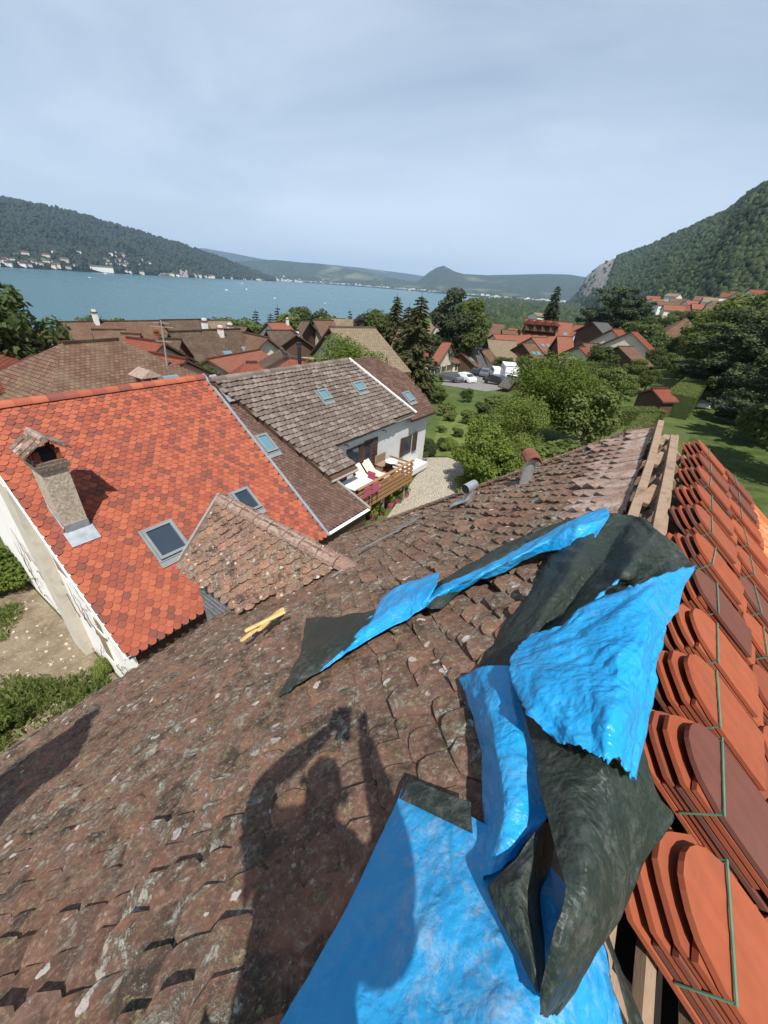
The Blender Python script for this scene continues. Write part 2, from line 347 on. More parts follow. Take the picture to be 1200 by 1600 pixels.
g = G('lake_water'); p = g.pos((1, 1, 1)); w1 = g.noise(.22, 5, .65); w2 = g.noise(.012, 4, .6, vec=g.map(g.pos(), (.35, 1.4, 1), (0, 0, .5)))
c = g.mix(w2, (.013, .080, .100), (.024, .105, .122))
MT['lake'] = g.fin(c, g.math('ADD', .22, g.math('MULTIPLY', w2, .12)), g.bump(w1, .35, .35), spec=.5)
b = MB(); N = 64; b.face([(15500*math.cos(2*math.pi*k/N), 15500*math.sin(2*math.pi*k/N), LAKE) for k in range(N)])
tag(b.build('lake_water', MT['lake']), 'wide calm blue lake', None, None, 'structure')

def fbm(x, y, o=4):
    v = 0; a = 1; f = 1
    for _ in range(o): v += a*mnoise.noise((x*f, y*f, 1.7*f)); a *= .5; f *= 2.03
    return v
def m_hill(name, c1, c2, c3, sc, meadow=.0, rock=(.33, .31, .29), bumpd=14):
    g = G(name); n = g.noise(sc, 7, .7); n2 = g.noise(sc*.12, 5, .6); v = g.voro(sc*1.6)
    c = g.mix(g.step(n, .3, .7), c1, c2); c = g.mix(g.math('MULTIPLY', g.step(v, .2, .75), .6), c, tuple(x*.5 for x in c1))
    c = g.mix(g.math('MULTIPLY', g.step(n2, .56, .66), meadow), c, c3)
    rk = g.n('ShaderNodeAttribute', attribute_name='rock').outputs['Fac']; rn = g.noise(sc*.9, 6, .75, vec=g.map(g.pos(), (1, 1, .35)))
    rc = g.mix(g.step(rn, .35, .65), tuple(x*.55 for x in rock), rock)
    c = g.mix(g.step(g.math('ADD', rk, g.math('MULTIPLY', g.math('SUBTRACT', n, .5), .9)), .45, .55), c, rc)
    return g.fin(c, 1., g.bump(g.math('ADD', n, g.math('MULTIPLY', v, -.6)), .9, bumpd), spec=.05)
MT['hill1'] = m_hill('wooded_hill', (.008, .012, .009), (.014, .020, .011), (.05, .06, .03), .035, .55, bumpd=10)
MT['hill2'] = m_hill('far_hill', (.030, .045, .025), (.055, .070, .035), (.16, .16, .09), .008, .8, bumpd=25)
MT['mount'] = m_hill('wooded_mountain', (.020, .034, .012), (.042, .064, .020), (.07, .09, .03), .05, .4, bumpd=8)
HILLS = {}
def hill(name, prof, base, ridge, mat, label, z0=LAKE+.5, flat=.0, expo=1.2, rough=.05, nu=150, nt_=26, rock=None, back=1.5):
    xs = [p[0] for p in prof]; ys = [p[1] for p in prof]; V = []; F = []; S = np.zeros((nu, nt_+5, 3)); RK = np.zeros((nu, nt_+5))
    for i in range(nu):
        px = xs[0]+(xs[-1]-xs[0])*i/(nu-1); py = interp(px, xs, ys); r = ray(px, py); hd = math.hypot(r[0], r[1])
        D0 = interp(px, [q[0] for q in base], [q[1] for q in base]); D1 = interp(px, [q[0] for q in ridge], [q[1] for q in ridge])
        ux, uy = r[0]/hd, r[1]/hd; zt = D1*r[2]/hd
        for j in range(nt_+5):
            t = j/(nt_-1)
            if t <= 1:
                D = D0+(D1-D0)*t; q = max(0, (t-flat)/(1-flat)); z = z0+(zt-z0)*q**expo
                if 0 < t < 1 and q > 0: z += (zt-z0)*rough*math.sin(math.pi*q)*fbm(ux*D*.004+5, uy*D*.004+9)*1.2
            else:
                D = D1+(t-1)*(D1*.8+300); z = zt-(zt-z0+60)*((t-1)*5)**1.1*.9
            w = fbm(ux*9+3, uy*9+t*3)*.012*(D1-D0)*min(1, t*3)
            S[i, j] = (ux*(D+w), uy*(D+w), z); RK[i, j] = rock(px, t) if rock else 0
    n2 = nt_+5
    F = [(i*n2+j, (i+1)*n2+j, (i+1)*n2+j+1, i*n2+j+1) for i in range(nu-1) for j in range(n2-1)]
    me = npmesh(name, S.reshape(-1, 3), F, None, True)
    a = me.attributes.new('rock', 'FLOAT', 'POINT'); a.data.foreach_set('value', RK.ravel().astype(np.float32))
    o = put(name, me, mat); tag(o, label, None, None, 'structure'); HILLS[name] = (S, RK, nt_); return o
hill('wooded_hill', [(-420, 262), (-250, 272), (-100, 291), (0, 308), (60, 320), (120, 333), (180, 352), (215, 361), (250, 373), (300, 388), (340, 401), (380, 417), (405, 428), (430, 436)],
     [(-420, 2400), (-100, 2500), (0, 2650), (150, 2900), (300, 3500), (430, 5300)], [(-420, 4300), (0, 4300), (180, 4300), (300, 4500), (430, 5650)], MT['hill1'],
     'long wooded hill across the lake on the left', expo=.95, rough=.16, nu=260, nt_=40,
     rock=lambda px, t: (.62 if 272 < px < 286 and t < .22 else .55 if 316 < px < 332 and t < .12 else .5 if 236 < px < 258 and t < .07 else 0))
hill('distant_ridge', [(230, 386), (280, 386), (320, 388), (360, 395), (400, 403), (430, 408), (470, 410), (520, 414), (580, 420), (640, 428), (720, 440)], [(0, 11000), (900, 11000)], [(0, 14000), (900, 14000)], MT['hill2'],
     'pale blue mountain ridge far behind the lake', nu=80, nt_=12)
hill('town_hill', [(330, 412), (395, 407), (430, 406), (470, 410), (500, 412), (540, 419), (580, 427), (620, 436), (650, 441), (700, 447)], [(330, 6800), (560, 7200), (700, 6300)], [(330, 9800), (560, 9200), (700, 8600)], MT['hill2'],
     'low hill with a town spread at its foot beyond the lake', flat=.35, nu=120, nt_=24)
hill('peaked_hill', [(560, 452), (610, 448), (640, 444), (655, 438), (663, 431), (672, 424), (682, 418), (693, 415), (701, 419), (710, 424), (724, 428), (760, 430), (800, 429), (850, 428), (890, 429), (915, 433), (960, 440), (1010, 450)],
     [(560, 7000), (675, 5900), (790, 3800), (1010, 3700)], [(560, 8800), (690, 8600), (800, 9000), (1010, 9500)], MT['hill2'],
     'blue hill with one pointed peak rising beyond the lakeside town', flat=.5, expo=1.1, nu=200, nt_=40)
def mrock(px, t):
    v = 0
    if 900 < px < 966: v = .95*sstep((t-.12)/.2)*sstep((968-px)/16)
    if px > 1172: v = max(v, .85*sstep((t-.55)/.1)*sstep((.93-t)/.1)*sstep((px-1172)/20))
    if 1010 < px < 1105: v = max(v, .60*sstep(1-abs(t-(.42+(px-1010)*.0012))/.045)*(.55+.9*abs(mnoise.noise((px*.045, t*4, 0)))))
    return v
hill('wooded_mountain', [(886, 476), (898, 466), (906, 452), (916, 432), (938, 413), (970, 400), (1010, 388), (1060, 366), (1100, 347), (1140, 328), (1155, 318), (1170, 303), (1200, 286), (1260, 250), (1340, 215), (1500, 180)],
     [(886, 3200), (960, 1500), (1060, 620), (1200, 330), (1500, 300)], [(886, 3500), (916, 3200), (1000, 2700), (1100, 2100), (1200, 1600), (1340, 1300), (1500, 1200)], MT['mount'],
     'steep wooded mountain with grey cliffs on the right', z0=-24, expo=1.0, rough=.10, nu=260, nt_=60, rock=mrock)

# crowns of the woods on the two nearer slopes: nobody could count them
t_ = (1+5**.5)/2
ICO_V = np.array([(-1, t_, 0), (1, t_, 0), (-1, -t_, 0), (1, -t_, 0), (0, -1, t_), (0, 1, t_), (0, -1, -t_), (0, 1, -t_), (t_, 0, -1), (t_, 0, 1), (-t_, 0, -1), (-t_, 0, 1)])/math.sqrt(1+t_*t_)
ICO_F = np.array([(0, 11, 5), (0, 5, 1), (0, 1, 7), (0, 7, 10), (0, 10, 11), (1, 5, 9), (5, 11, 4), (11, 10, 2), (10, 7, 6), (7, 1, 8), (3, 9, 4), (3, 4, 2), (3, 2, 6), (3, 6, 8), (3, 8, 9), (4, 9, 5), (2, 4, 11), (6, 2, 10), (8, 6, 7), (9, 8, 1)])
def wood(name, hname, n, size, mat, label, tmin=0.02, pw=1.0):
    S, RK, nt2 = HILLS[hname]; nu = S.shape[0]; VV = []; RR = []
    cnt = 0
    while cnt < n:
        u = RNG.random()*(nu-1.001); t = (tmin+(1-tmin)*RNG.random()**pw)*(nt2-1.01); i, j = int(u), int(t); a, b = u-i, t-j
        P = S[i, j]*(1-a)*(1-b)+S[i+1, j]*a*(1-b)+S[i, j+1]*(1-a)*b+S[i+1, j+1]*a*b
        if RK[i, j] > .3 and RNG.random() < .985: continue
        D = math.hypot(P[0], P[1]); s = size*(.6+.8*RNG.random())*(.3+D/2600); s *= (1 if RNG.random() < .8 else 1.5); j3 = 1+(RNG.random((12, 3))-.5)*.75
        VV.append(ICO_V*j3*np.array([s, s, s*1.15])+P+np.array([0, 0, s*.35])); RR.append(RNG.random()); cnt += 1
    V = np.concatenate(VV); F = (ICO_F[None]+np.arange(n)[:, None, None]*12).reshape(-1, 3)
    o = put(name, npmesh(name, V, F, np.repeat(RR, 20)), mat); return tag(o, label, None, None, 'stuff')
MT['woods'] = m_leaf('woods_crowns', [(.014, .024, .010), (.030, .048, .014), (.050, .074, .020), (.024, .040, .014), (.058, .082, .026)], .1, .006)
MT['woods_far'] = m_leaf('woods_crowns_far', [(.006, .012, .007), (.012, .022, .010), (.021, .034, .013), (.009, .016, .008)], .05, .003)
wood('forest', 'wooded_mountain', 46000, 4.3, MT['woods'], 'dense green forest covering the mountain on the right', .0, .9)
wood('forest', 'wooded_hill', 18000, 4.4, MT['woods_far'], 'dark forest covering the hill across the lake', .02, 1.)

# the wooded plain between the village and the far shore
VV = []; n_ = 0; rf0 = random.Random(77)
while n_ < 5200:
    px = rf0.uniform(690, 985); D = 260*math.exp(rf0.random()*2.45); P = atdist(px, 480, D); x, y = P[0], P[1]
    if D > shore(x, y)*.95: continue
    s = rf0.uniform(3.2, 6.5)*(.8+D/2500); j3 = 1+(RNG.random((12, 1))-.5)*.6; VV.append(ICO_V*j3*np.array([s, s, s*rf0.uniform(1., 1.7)])+np.array([x, y, ground(x, y)+s*.7])); n_ += 1
tag(put('forest', npmesh('forest', np.concatenate(VV), (ICO_F[None]+np.arange(n_)[:, None, None]*12).reshape(-1, 3), np.repeat(RNG.random(n_), 20)), MT['woods']), 'wooded plain between the village and the far lake shore', None, None, 'stuff')
# ================================================================== the house under the camera: its roof
XR, HR = .193, 1.15; AL, AR = R(38), R(36.5); YF, YN = 5.69, -2.6
cL, sL, cR, sR = math.cos(AL), math.sin(AL), math.cos(AR), math.sin(AR)
NL = np.array([-sL, 0, cL]); NR = np.array([sR, 0, cR]); DL = np.array([-cL, 0, -sL]); DR = np.array([cR, 0, -sR])
RID = np.array([XR, 0, -HR]); YV = np.array([0, 1., 0])
def LS(s, y, off=0): return RID+DL*s+YV*y+NL*off         # point on the left slope
def RS(s, y, off=0): return RID+DR*s+YV*y+NR*off         # point on the right slope
def on_roof(px, py, off=0):
    r = ray(px, py); best = None
    for n, sg in ((NL, -1), (NR, 1)):
        t = (RID+n*off).dot(n)/r.dot(n); P = r*t
        if t > 0 and (P[0]-XR)*sg >= -1e-6: best = P if best is None or t < best[1] else best[0]; best = (best, t) if not isinstance(best, tuple) else best
    if best is None:
        t = (RID+NL*off).dot(NL)/r.dot(NL); return r*t
    return best[0]
S_EAVE = 6.42
house = empty('tiled_house', (XR, 1.5, ground(0, 1.5)), 'house with lichen covered old tile roof, opened at the ridge, in the foreground', 'house')
# structure below the tiles
b = MB()
def slab(b, q, n, th, mat=0):
    q = [np.array(p) for p in q]; lo = [p-np.array(n)*th for p in q]; k = len(q)
    b.face(q, mat); b.face(lo[::-1], mat)
    for i in range(k): b.face([q[i], lo[i], lo[(i+1) % k], q[(i+1) % k]], mat)
slab(b, [LS(.26, YN, -.10), LS(S_EAVE-.05, YN, -.10), LS(S_EAVE-.05, YF-.06, -.10), LS(.26, YF-.06, -.10)][::-1], NL, .03)
b.build('roof_boards', MT['darkwood'], house)
b = MB(); slab(b, [RS(1.15, YN, -.01), RS(5.6, YN, -.01), RS(5.6, YF-.06, -.01), RS(1.15, YF-.06, -.01)], NR, .03); b.build('roof_boards', MT['darkwood'], house)
b = MB(); b.box((XR, (YF+YN)/2, -HR-.75), (1.6, YF-YN-.1, .05)); b.build('attic_shade_sheet', MT['painted_hollow'], house)  # near-black sheet paints the darkness under the open ridge
b = MB()                                                   # far gable wall
zg = ground(0, 5)-1
b.face([(XR, YF-.35, -HR-.15), LS(6.0, YF-.35, -.2), (LS(6.0, 0)[0], YF-.35, zg), (RS(5.3, 0)[0], YF-.35, zg), RS(5.3, YF-.35, -.2)]); b.build('gable_wall', MT['cream'], house)
b = MB(); x0 = LS(6.0, 0)[0]; b.face([(x0, YF-.35, zg), (x0, YN, zg), (x0, YN, LS(6.0, 0)[2]-.2), (x0, YF-.35, LS(6.0, 0)[2]-.2)]); b.build('side_wall', MT['cream'], house)
b = MB(); x0 = RS(5.3, 0)[0]; b.face([(x0, YN, zg), (x0, YF-.35, zg), (x0, YF-.35, RS(5.3, 0)[2]-.2), (x0, YN, RS(5.3, 0)[2]-.2)]); b.build('side_wall', MT['cream'], house)

def tile_mesh(w, L, th, camber, tail, jag=0, rows=3, seed=0, cols=7, sag=0):
    """tile in local axes: x across, y towards the tail, z up; head at y=0"""
    rr = random.Random(seed); T = []; B = []
    for j in range(rows):
        for i in range(cols):
            u = -1+2*i/(cols-1)
            if tail == 'round': e = 1-(.40*w/L)*2*(1-math.sqrt(max(0, 1-(abs(u)*.97)**2)))*.9
            elif tail == 'poly': e = 1-max(0, (abs(u)-.32))*.42*w/L*1.25
            elif tail == 'flat': e = 1
            else: e = 1-abs(u)**1.6*.36*w/L*1.1
            e += rr.uniform(-jag, jag) if j == rows-1 else 0
            y = L*e*j/(rows-1); z = camber*(1-u*u)+sag*math.sin(math.pi*j/(rows-1))+rr.uniform(-.0012, .0012)
            T.append((u*w/2, y, z)); B.append((u*w/2, y, z-th))
    n = rows*cols; F = []
    for j in range(rows-1):
        for i in range(cols-1):
            a = j*cols+i; F.append((a, a+1, a+cols+1, a+cols)); 
            F.append((n+a, n+a+cols, n+a+cols+1, n+a+1))
    l = (rows-1)*cols
    for i in range(cols-1): F.append((l+i, l+i+1, n+l+i+1, n+l+i)); F.append((i+1, i, n+i, n+i+1))
    for j in range(rows-1):
        a = j*cols; F.append((a, a+cols, n+a+cols, n+a)); c = a+cols-1; F.append((c+cols, c, n+c, n+c+cols))
    return np.array(T+B), F
def frame(org, across, along, nrm):
    M = np.eye(4); M[:3, 0] = across; M[:3, 1] = along; M[:3, 2] = nrm; M[:3, 3] = org; return M
def rot_about(axis, ang):
    axis = axis/np.linalg.norm(axis); K = np.array([[0, -axis[2], axis[1]], [axis[2], 0, -axis[0]], [-axis[1], axis[0], 0]])
    return np.eye(3)+math.sin(ang)*K+(1-math.cos(ang))*K@K
class Tiles:
    """tiles of one surface: the ones that show largest become parts, the rest one part of kind stuff"""
    def __init__(s, variants): s.var = variants; s.items = []
    def add(s, M, k, mat=0, rnd=None, w=.18, L=.15): s.items.append((M, k, mat, random.random() if rnd is None else rnd))
    def finish(s, name, parent, mats, limit=300, field='tile_field', exposed=.13, minpx=0, smooth=False):
        Ms = np.array([i[0] for i in s.items]); V0 = s.var[0][0]; Lc = V0[:, 1].max(); hw = V0[:, 0].max()
        corners = np.array([(-hw, Lc-exposed, 0, 1), (hw, Lc-exposed, 0, 1), (hw, Lc, 0, 1), (-hw, Lc, 0, 1)])
        W = np.einsum('nij,kj->nki', Ms, corners)[..., :3]; X, Y, D = proj(W)
        ar = np.abs(sum(X[:, k]*Y[:, (k+1) % 4]-X[:, (k+1) % 4]*Y[:, k] for k in range(4)))/2
        inside = (D.min(1) > .1) & (X.mean(1) > -10) & (X.mean(1) < 1210) & (Y.mean(1) > -10) & (Y.mean(1) < 1620)
        ar = np.where(inside, ar, -1); order = np.argsort(-ar); top = set(int(i) for i in order[:limit] if ar[i] > minpx)
        meshes = {}; fb = MB()
        for i, (Mx, k, mt, rn) in enumerate(s.items):
            V, F = s.var[k]
            if i in top:
                if (k, mt) not in meshes:
                    m_ = MB(); m_.mesh(V, F, 0, 0.0); me = m_.data(name, smooth); me.materials.append(mats[mt]); meshes[(k, mt)] = me
                o = bpy.data.objects.new(name, meshes[(k, mt)]); COL.objects.link(o); o.parent = parent
                o.matrix_parent_inverse = Matrix.Translation(-Vector(parent.location)) if parent.parent is None else Matrix.Identity(4); o.matrix_basis = Matrix(Mx.tolist())
            else:
                fb.mesh(V@Mx[:3, :3].T+Mx[:3, 3], F, mt, rn)
        if fb.f:
            o = fb.build(field, mats, parent, smooth); o['kind'] = 'stuff'

# ---- old tiles of the left slope
OLDV = [tile_mesh(.183, .27, .017, .012, t, j, 3, sd) for t, j, sd in (('poly', .006, 1), ('round', .004, 2), ('soft', .008, 3), ('poly', .012, 4), ('soft', .004, 5))]
T = Tiles(OLDV); EXP = .118; ns = int((S_EAVE-.2)/EXP)
DORM_Y = 3.30
for k in range(ns+1):
    st = .44+EXP*k; ncol = int((YF-YN)/.19)
    for c_ in range(ncol+1):
        y = YN+.19*c_+(.095 if k % 2 else 0)+random.gauss(0, .006)
        if y > YF-.02: continue
        # wavy old roof, tiles tilted and lifted a little each
        wav = .018*mnoise.noise((st*.9, y*.9, 0))+.012*mnoise.noise((st*2.6, y*2.2, 4))-.05*math.sin(math.pi*min(1, st/S_EAVE))*.5
        lift = abs(random.gauss(0, .013))+(.030 if random.random() < .09 else 0); yaw = random.gauss(0, .045); rollt = random.gauss(0, .045)
        s_ = st+random.gauss(0, .007)
        along = DL; across = YV; nrm = NL
        tilt = math.atan2(.036+lift, .27); Rm = rot_about(across, tilt)@rot_about(nrm, yaw)@rot_about(along, rollt)
        a2, b2, n2 = Rm@across, Rm@along, Rm@nrm
        org = LS(s_-.27, y, -.030+wav)
        pale = (y > 2.7 and st < .44+.30*sstep((y-2.7)/.5)+.12*mnoise.noise((y*3, 2, 0))) or (y > 4.4 and st < .95 and random.random() < .3)
        T.add(frame(org, a2, b2, n2), random.choice((0, 0, 1, 2, 2, 3, 4)), 1 if pale else 0)
T.finish('roof_tile', house, [MT['old'], MT['pale']], 300, 'roof_tile_field', EXP)
# verge tiles along the far gable edge
b = MB()
for k in range(40): b.bar(LS(.28+k*.155, YF+.0, .015), LS(.28+k*.155+.17, YF+.0, .032), .13, .028, up=NL)
b.build('verge_tiles', MT['old'], house)
# ---- the opened ridge: two long beams, rafters, battens, broken mortar
def ridge_bar(b, x, y0, y1, w, h, z=-HR, jig=.0):
    pts = np.linspace(y0, y1, 7)
    for a, c_ in zip(pts[:-1], pts[1:]): b.bar((x+jig*math.sin(a*2), a, z), (x+jig*math.sin(c_*2), c_+.0, z), w, h)
b = MB(); ridge_bar(b, .132, 2.2, 5.55, .058, .075, -HR-.035, .006); b.build('ridge_beam', MT['beam'], house)
b = MB(); ridge_bar(b, .272, 1.75, 4.9, .060, .075, -HR-.02, .004); b.build('ridge_beam', MT['beam'], house)
b = MB(); ridge_bar(b, .19, -1.5, 1.7, .066, .075, -HR-.10, .0); b.build('ridge_beam', MT['beam'], house)
for i, y in enumerate(np.arange(-1.4, 5.5, .46)):
    b = MB(); b.bar(LS(.05, y, -.18), LS(1.6, y, -.18), .075, .09, up=NL); b.build('rafter', MT['beam'], house)
    b = MB(); b.bar(RS(.05, y+.07, -.10), RS(1.13, y+.07, -.10), .085, .10, up=NR); b.build('rafter', MT['beam'], house)
for i, s_ in enumerate((.20, .34, .50, .75, 1.0)):
    b = MB(); b.bar(RS(s_, YN, -.035), RS(s_, YF-.1, -.035), .036, .028, up=NR); b.build('batten', MT['beam'], house)
b = MB(); b.bar(LS(.22, -1.5, -.06), LS(.22, YF-.1, -.06), .05, .03, up=NL); b.build('batten', MT['beam'], house)
rr = random.Random(5)
for i in range(11):
    b = MB(); c0 = np.array([.192+rr.uniform(-.03, .03), 2.3+.30*i+rr.uniform(-.05, .05), -HR-.15+rr.uniform(-.03, .03)]); s = rr.uniform(.05, .09)
    j3 = np.array([1+rr.uniform(-.4, .4) for _ in range(12)])[:, None]; b.mesh(ICO_V*j3*np.array([s*.8, s*1.5, s*.6])+c0, ICO_F.tolist()); b.build('mortar_lump', MT['mortar'], house)
for y0 in (3.1, 4.05, 4.75): b = MB(); b.bar((.16, y0, -HR-.08), (.24, y0+.32, -HR-.05), .09, .03); b.build('broken_board', MT['beam'], house)

# ---- new tiles already laid low on the right slope, and fresh verge
NEWV = [tile_mesh(.19, .30, .013, .001, 'round', .001, 3, 11), tile_mesh(.19, .30, .013, .001, 'poly', .001, 3, 12)]
T = Tiles(NEWV)
for k in range(38):
    st = 1.36+.118*k
    for c_ in range(int((YF-YN)/.194)+1):
        y = YN+.194*c_+(.097 if k % 2 else 0)
        if y > YF+.0: continue
        Rm = rot_about(YV, -(.0)+0); tilt = math.atan2(.034, .30); Rm = rot_about(YV, -tilt)
        T.add(frame(RS(st-.30, y, .012), -(Rm@YV), Rm@DR, Rm@NR), 0)
T.finish('new_roof_tile', house, [MT['newlaid']], 120, 'new_roof_tile_field', .118, 6)
b = MB(); b.bar(RS(1.05, YF+.03, .01), RS(5.6, YF+.03, .01), .035, .12, up=NR); b.build('verge_board', MT['newlaid'], house)
b = MB(); b.bar(LS(.1, YF-.02, -.06), LS(S_EAVE, YF-.02, -.06), .03, .14, up=NL); b.build('verge_board', MT['darkwood'], house)
# ---- strip of grey flashing, metal vents low on the left slope
b = MB()
for (p0, p1, wd) in (((560, 860), (622, 828), .05), ((618, 829), (653, 808), .13)):
    A, B = on_roof(*p0, .07), on_roof(*p1, .07); b.bar(A, B, wd, .012, up=NL)
b.build('flashing_strip', MT['lead'], house)
b = MB(); yE = (YN+YF)/2; e0 = LS(S_EAVE, YN, .02); e1 = LS(S_EAVE, YF, .02); b.tube([e0+np.array([-.02, 0, -.07]), e1+np.array([-.02, 0, -.07])], .04, 8); b.build('gutter', MT['black'], house)

# ---- dormer
zr = -3.415; x1, x0 = -5.66, -2.62; DPI = 45; TD = math.tan(R(DPI)); hw = .86
dm = MB(); ze = zr-TD*hw
dm.face([(x1+.12, DORM_Y-hw+.12, ze+.02), (x1+.12, DORM_Y, zr-.08), (x1+.12, DORM_Y+hw-.12, ze+.02), (x1+.12, DORM_Y+hw-.12, -5.2), (x1+.12, DORM_Y-hw+.12, -5.2)], 0)
cheek_y = DORM_Y-hw+.10
dm.face([(x1+.12, cheek_y, -5.9), (-3.2, cheek_y, -5.0), (-3.2, cheek_y, ze), (x1+.12, cheek_y, ze)], 0)
dm.face([(x1+.12, DORM_Y+hw-.10, -5.9), (x1+.12, DORM_Y+hw-.10, ze), (-3.2, DORM_Y+hw-.10, ze), (-3.2, DORM_Y+hw-.10, -5.0)], 0)
for sg in (-1, 1): dm.face([(x1, DORM_Y, zr-.02), (x0, DORM_Y, zr-.02), (x0, DORM_Y+sg*hw, ze-.02), (x1, DORM_Y+sg*hw, ze-.02)], 1)
dormer = dm.build('dormer', [MT['slate'], MT['darkwood']], house)
b = MB()                                                    # slates of the cheek
for r_ in range(9):
    for c_ in range(11):
        z = ze-.07-.125*r_; x = x1+.16+.17*c_+(.085 if r_ % 2 else 0)
        if z < (-1.301+.7813*x)-.06 or x > -3.3: continue
        b.box((x+.08, cheek_y-.012-random.uniform(0, .006), z), (.165, .012, .15), (np.array([1, 0, 0]), np.array([0, .995, .1]), np.array([0, -.1, .995])))
b.build('cheek_slates', MT['slate'], dormer)
DV = [tile_mesh(.175, .25, .014, .008, t, j, 3, sd) for t, j, sd in (('round', .006, 21), ('soft', .008, 22), ('round', .012, 23))]
for sg in (-1, 1):
    T = Tiles(DV); dn = np.array([0, sg*math.cos(R(DPI)), -math.sin(R(DPI))]); nn = np.array([0, sg*math.sin(R(DPI)), math.cos(R(DPI))]); SL = hw/math.cos(R(DPI))+.05
    for k in range(int(SL/.125)+1):
        st = .15+.125*k
        for c_ in range(18):
            x = x1+.06+.178*c_+(.089 if k % 2 else 0)+random.gauss(0, .008)
            P = np.array([x, DORM_Y, zr])+dn*st
            zm = -1.301+.7813*x
            if x > x0+.15 or P[2] < zm-.05: continue
            tilt = math.atan2(.036+abs(random.gauss(0, .012)), .25); ac = np.cross(dn, nn); Rm = rot_about(ac, tilt)@rot_about(nn, random.gauss(0, .05))@rot_about(dn, random.gauss(0, .05))
            T.add(frame(np.array([x, DORM_Y, zr])+dn*(st-.25+random.gauss(0, .008))+nn*(.02+.015*mnoise.noise((x*2, st*2, 1))), Rm@ac, Rm@dn, Rm@nn), random.randrange(3))
    T.finish('dormer_tile', dormer, [MT['dormtile'] if 'dormtile' in MT else MT['old']], 170, 'dormer_tile_field', .125)
for i in range(9):                                          # mortar-bedded ridge tiles
    b = MB(); xa = x1+.02+.345*i; pts = [(xa+.33*j/3, DORM_Y+random.uniform(-.008, .008), zr+.02+.012*(j == 3)) for j in range(4)]
    V = []; F = []
    for j, p in enumerate(pts):
        for q in range(7):
            a = math.pi*(q/6); V.append((p[0], p[1]+.135*math.cos(a), p[2]-.05+.11*math.sin(a)))
    F = [(j*7+q, j*7+q+1, (j+1)*7+q+1, (j+1)*7+q) for j in range(3) for q in range(6)]+[(0, 1, 2, 3, 4, 5, 6), tuple(27-q for q in range(7))]
    b.mesh(V, F); b.build('dormer_ridge_tile', MT['pale'], dormer)
for sg in (-1, 1):
    b = MB(); b.bar((x1-.01, DORM_Y, zr+.03), (x1-.01, DORM_Y+sg*(hw+.04), ze-.0), .035, .13); b.build('verge_board', MT['greywood'], dormer)
    b = MB(); b.bar((x1-.035, DORM_Y, zr+.075), (x1-.035, DORM_Y+sg*(hw+.04), ze+.045), .05, .03); b.build('verge_flashing', MT['zinc'], dormer)
b = MB()
for i in range(8):
    s0 = i/8; s1 = (i+1)/8; A = np.array([-2.66, DORM_Y-.02, zr-.0]); B = np.array([-3.42, DORM_Y-hw+.03, ze+.08]); b.bar(A+(B-A)*s0+NL*.05, A+(B-A)*s1+NL*.05, .13, .012, up=NL)
b.build('valley_flashing', MT['zinc'], dormer)

# ---- unseen chimney stack left behind the camera, added to shadow the left eave
b = MB(); P = LS(3.05, -1.95, 0); b.box((P[0], P[1], P[2]+.75), (.62, .95, 2.9)); stack = b.build('shadow_stack', MT['stone'], house)
b = MB(); b.box((P[0], P[1], P[2]+2.26), (.78, 1.1, .12)); b.build('shadow_stack_slab', MT['mortar'], stack)
# ---- vents
MT['capclay'] = m_plain('cap_clay', (.20, .075, .05), .85, .3, 9)
def lathe(b, base, axis, prof, n=16, mat=0):
    axis = np.array(axis, float)/np.linalg.norm(axis); base = np.array(base); b.tube([base+axis*h for h, _ in prof], [r_ for _, r_ in prof], n, mat)
P = on_roof(731, 781, .03)
v = MB(); v.tube([P-np.array([0, 0, .1]), P+np.array([0, 0, .10]), P+np.array([.0, 0, .17])], .06, 14, 0); up = np.array([-.15, -.75, -.05]); up /= np.linalg.norm(up)
c0 = P+np.array([0, 0, .22]); v.tube([c0-up*.10, c0+up*.13], .072, 16, 0, False); v.tube([c0-up*.09, c0+up*.12], .065, 16, 1, True)
v.box(P+DL*.10+NL*.015, (.30, .26, .015), (DL, YV, NL), 0); v.build('vent_pipe', [MT['galv'], MT['painted_hollow']], house)
P = on_roof(822, 748, .03)
ch = MB(); ch.tube([P-np.array([0, 0, .1]), P+np.array([0, 0, .30])], .07, 18, 0)
flue = ch.build('flue_pipe', MT['galv'], house)
b = MB(); c0 = P+np.array([0, 0, .31]); V = []; F = []; dirc = np.array([.5, -.86, 0]); sd_ = np.array([.86, .5, 0])
for j in range(2):
    for q in range(9):
        a = math.pi*q/8; 
        for th in (0,): V.append(c0+dirc*(.15*(1-2*j))+sd_*.105*math.cos(a)+np.array([0, 0, .11*math.sin(a)-.04]))
for j in range(2):
    for q in range(9):
        a = math.pi*q/8; V.append(c0+dirc*(.15*(1-2*j))+sd_*.09*math.cos(a)+np.array([0, 0, .092*math.sin(a)-.04]))
for q in range(8): F += [(q, q+1, 9+q+1, 9+q), (18+q+1, 18+q, 27+q, 27+q+1), (q+1, q, 18+q, 18+q+1), (9+q, 9+q+1, 27+q+1, 27+q)]
F += [(0, 9, 27, 18), (8, 26, 35, 17)]; b.mesh(V, F); b.build('flue_cap', MT['capclay'], flue)

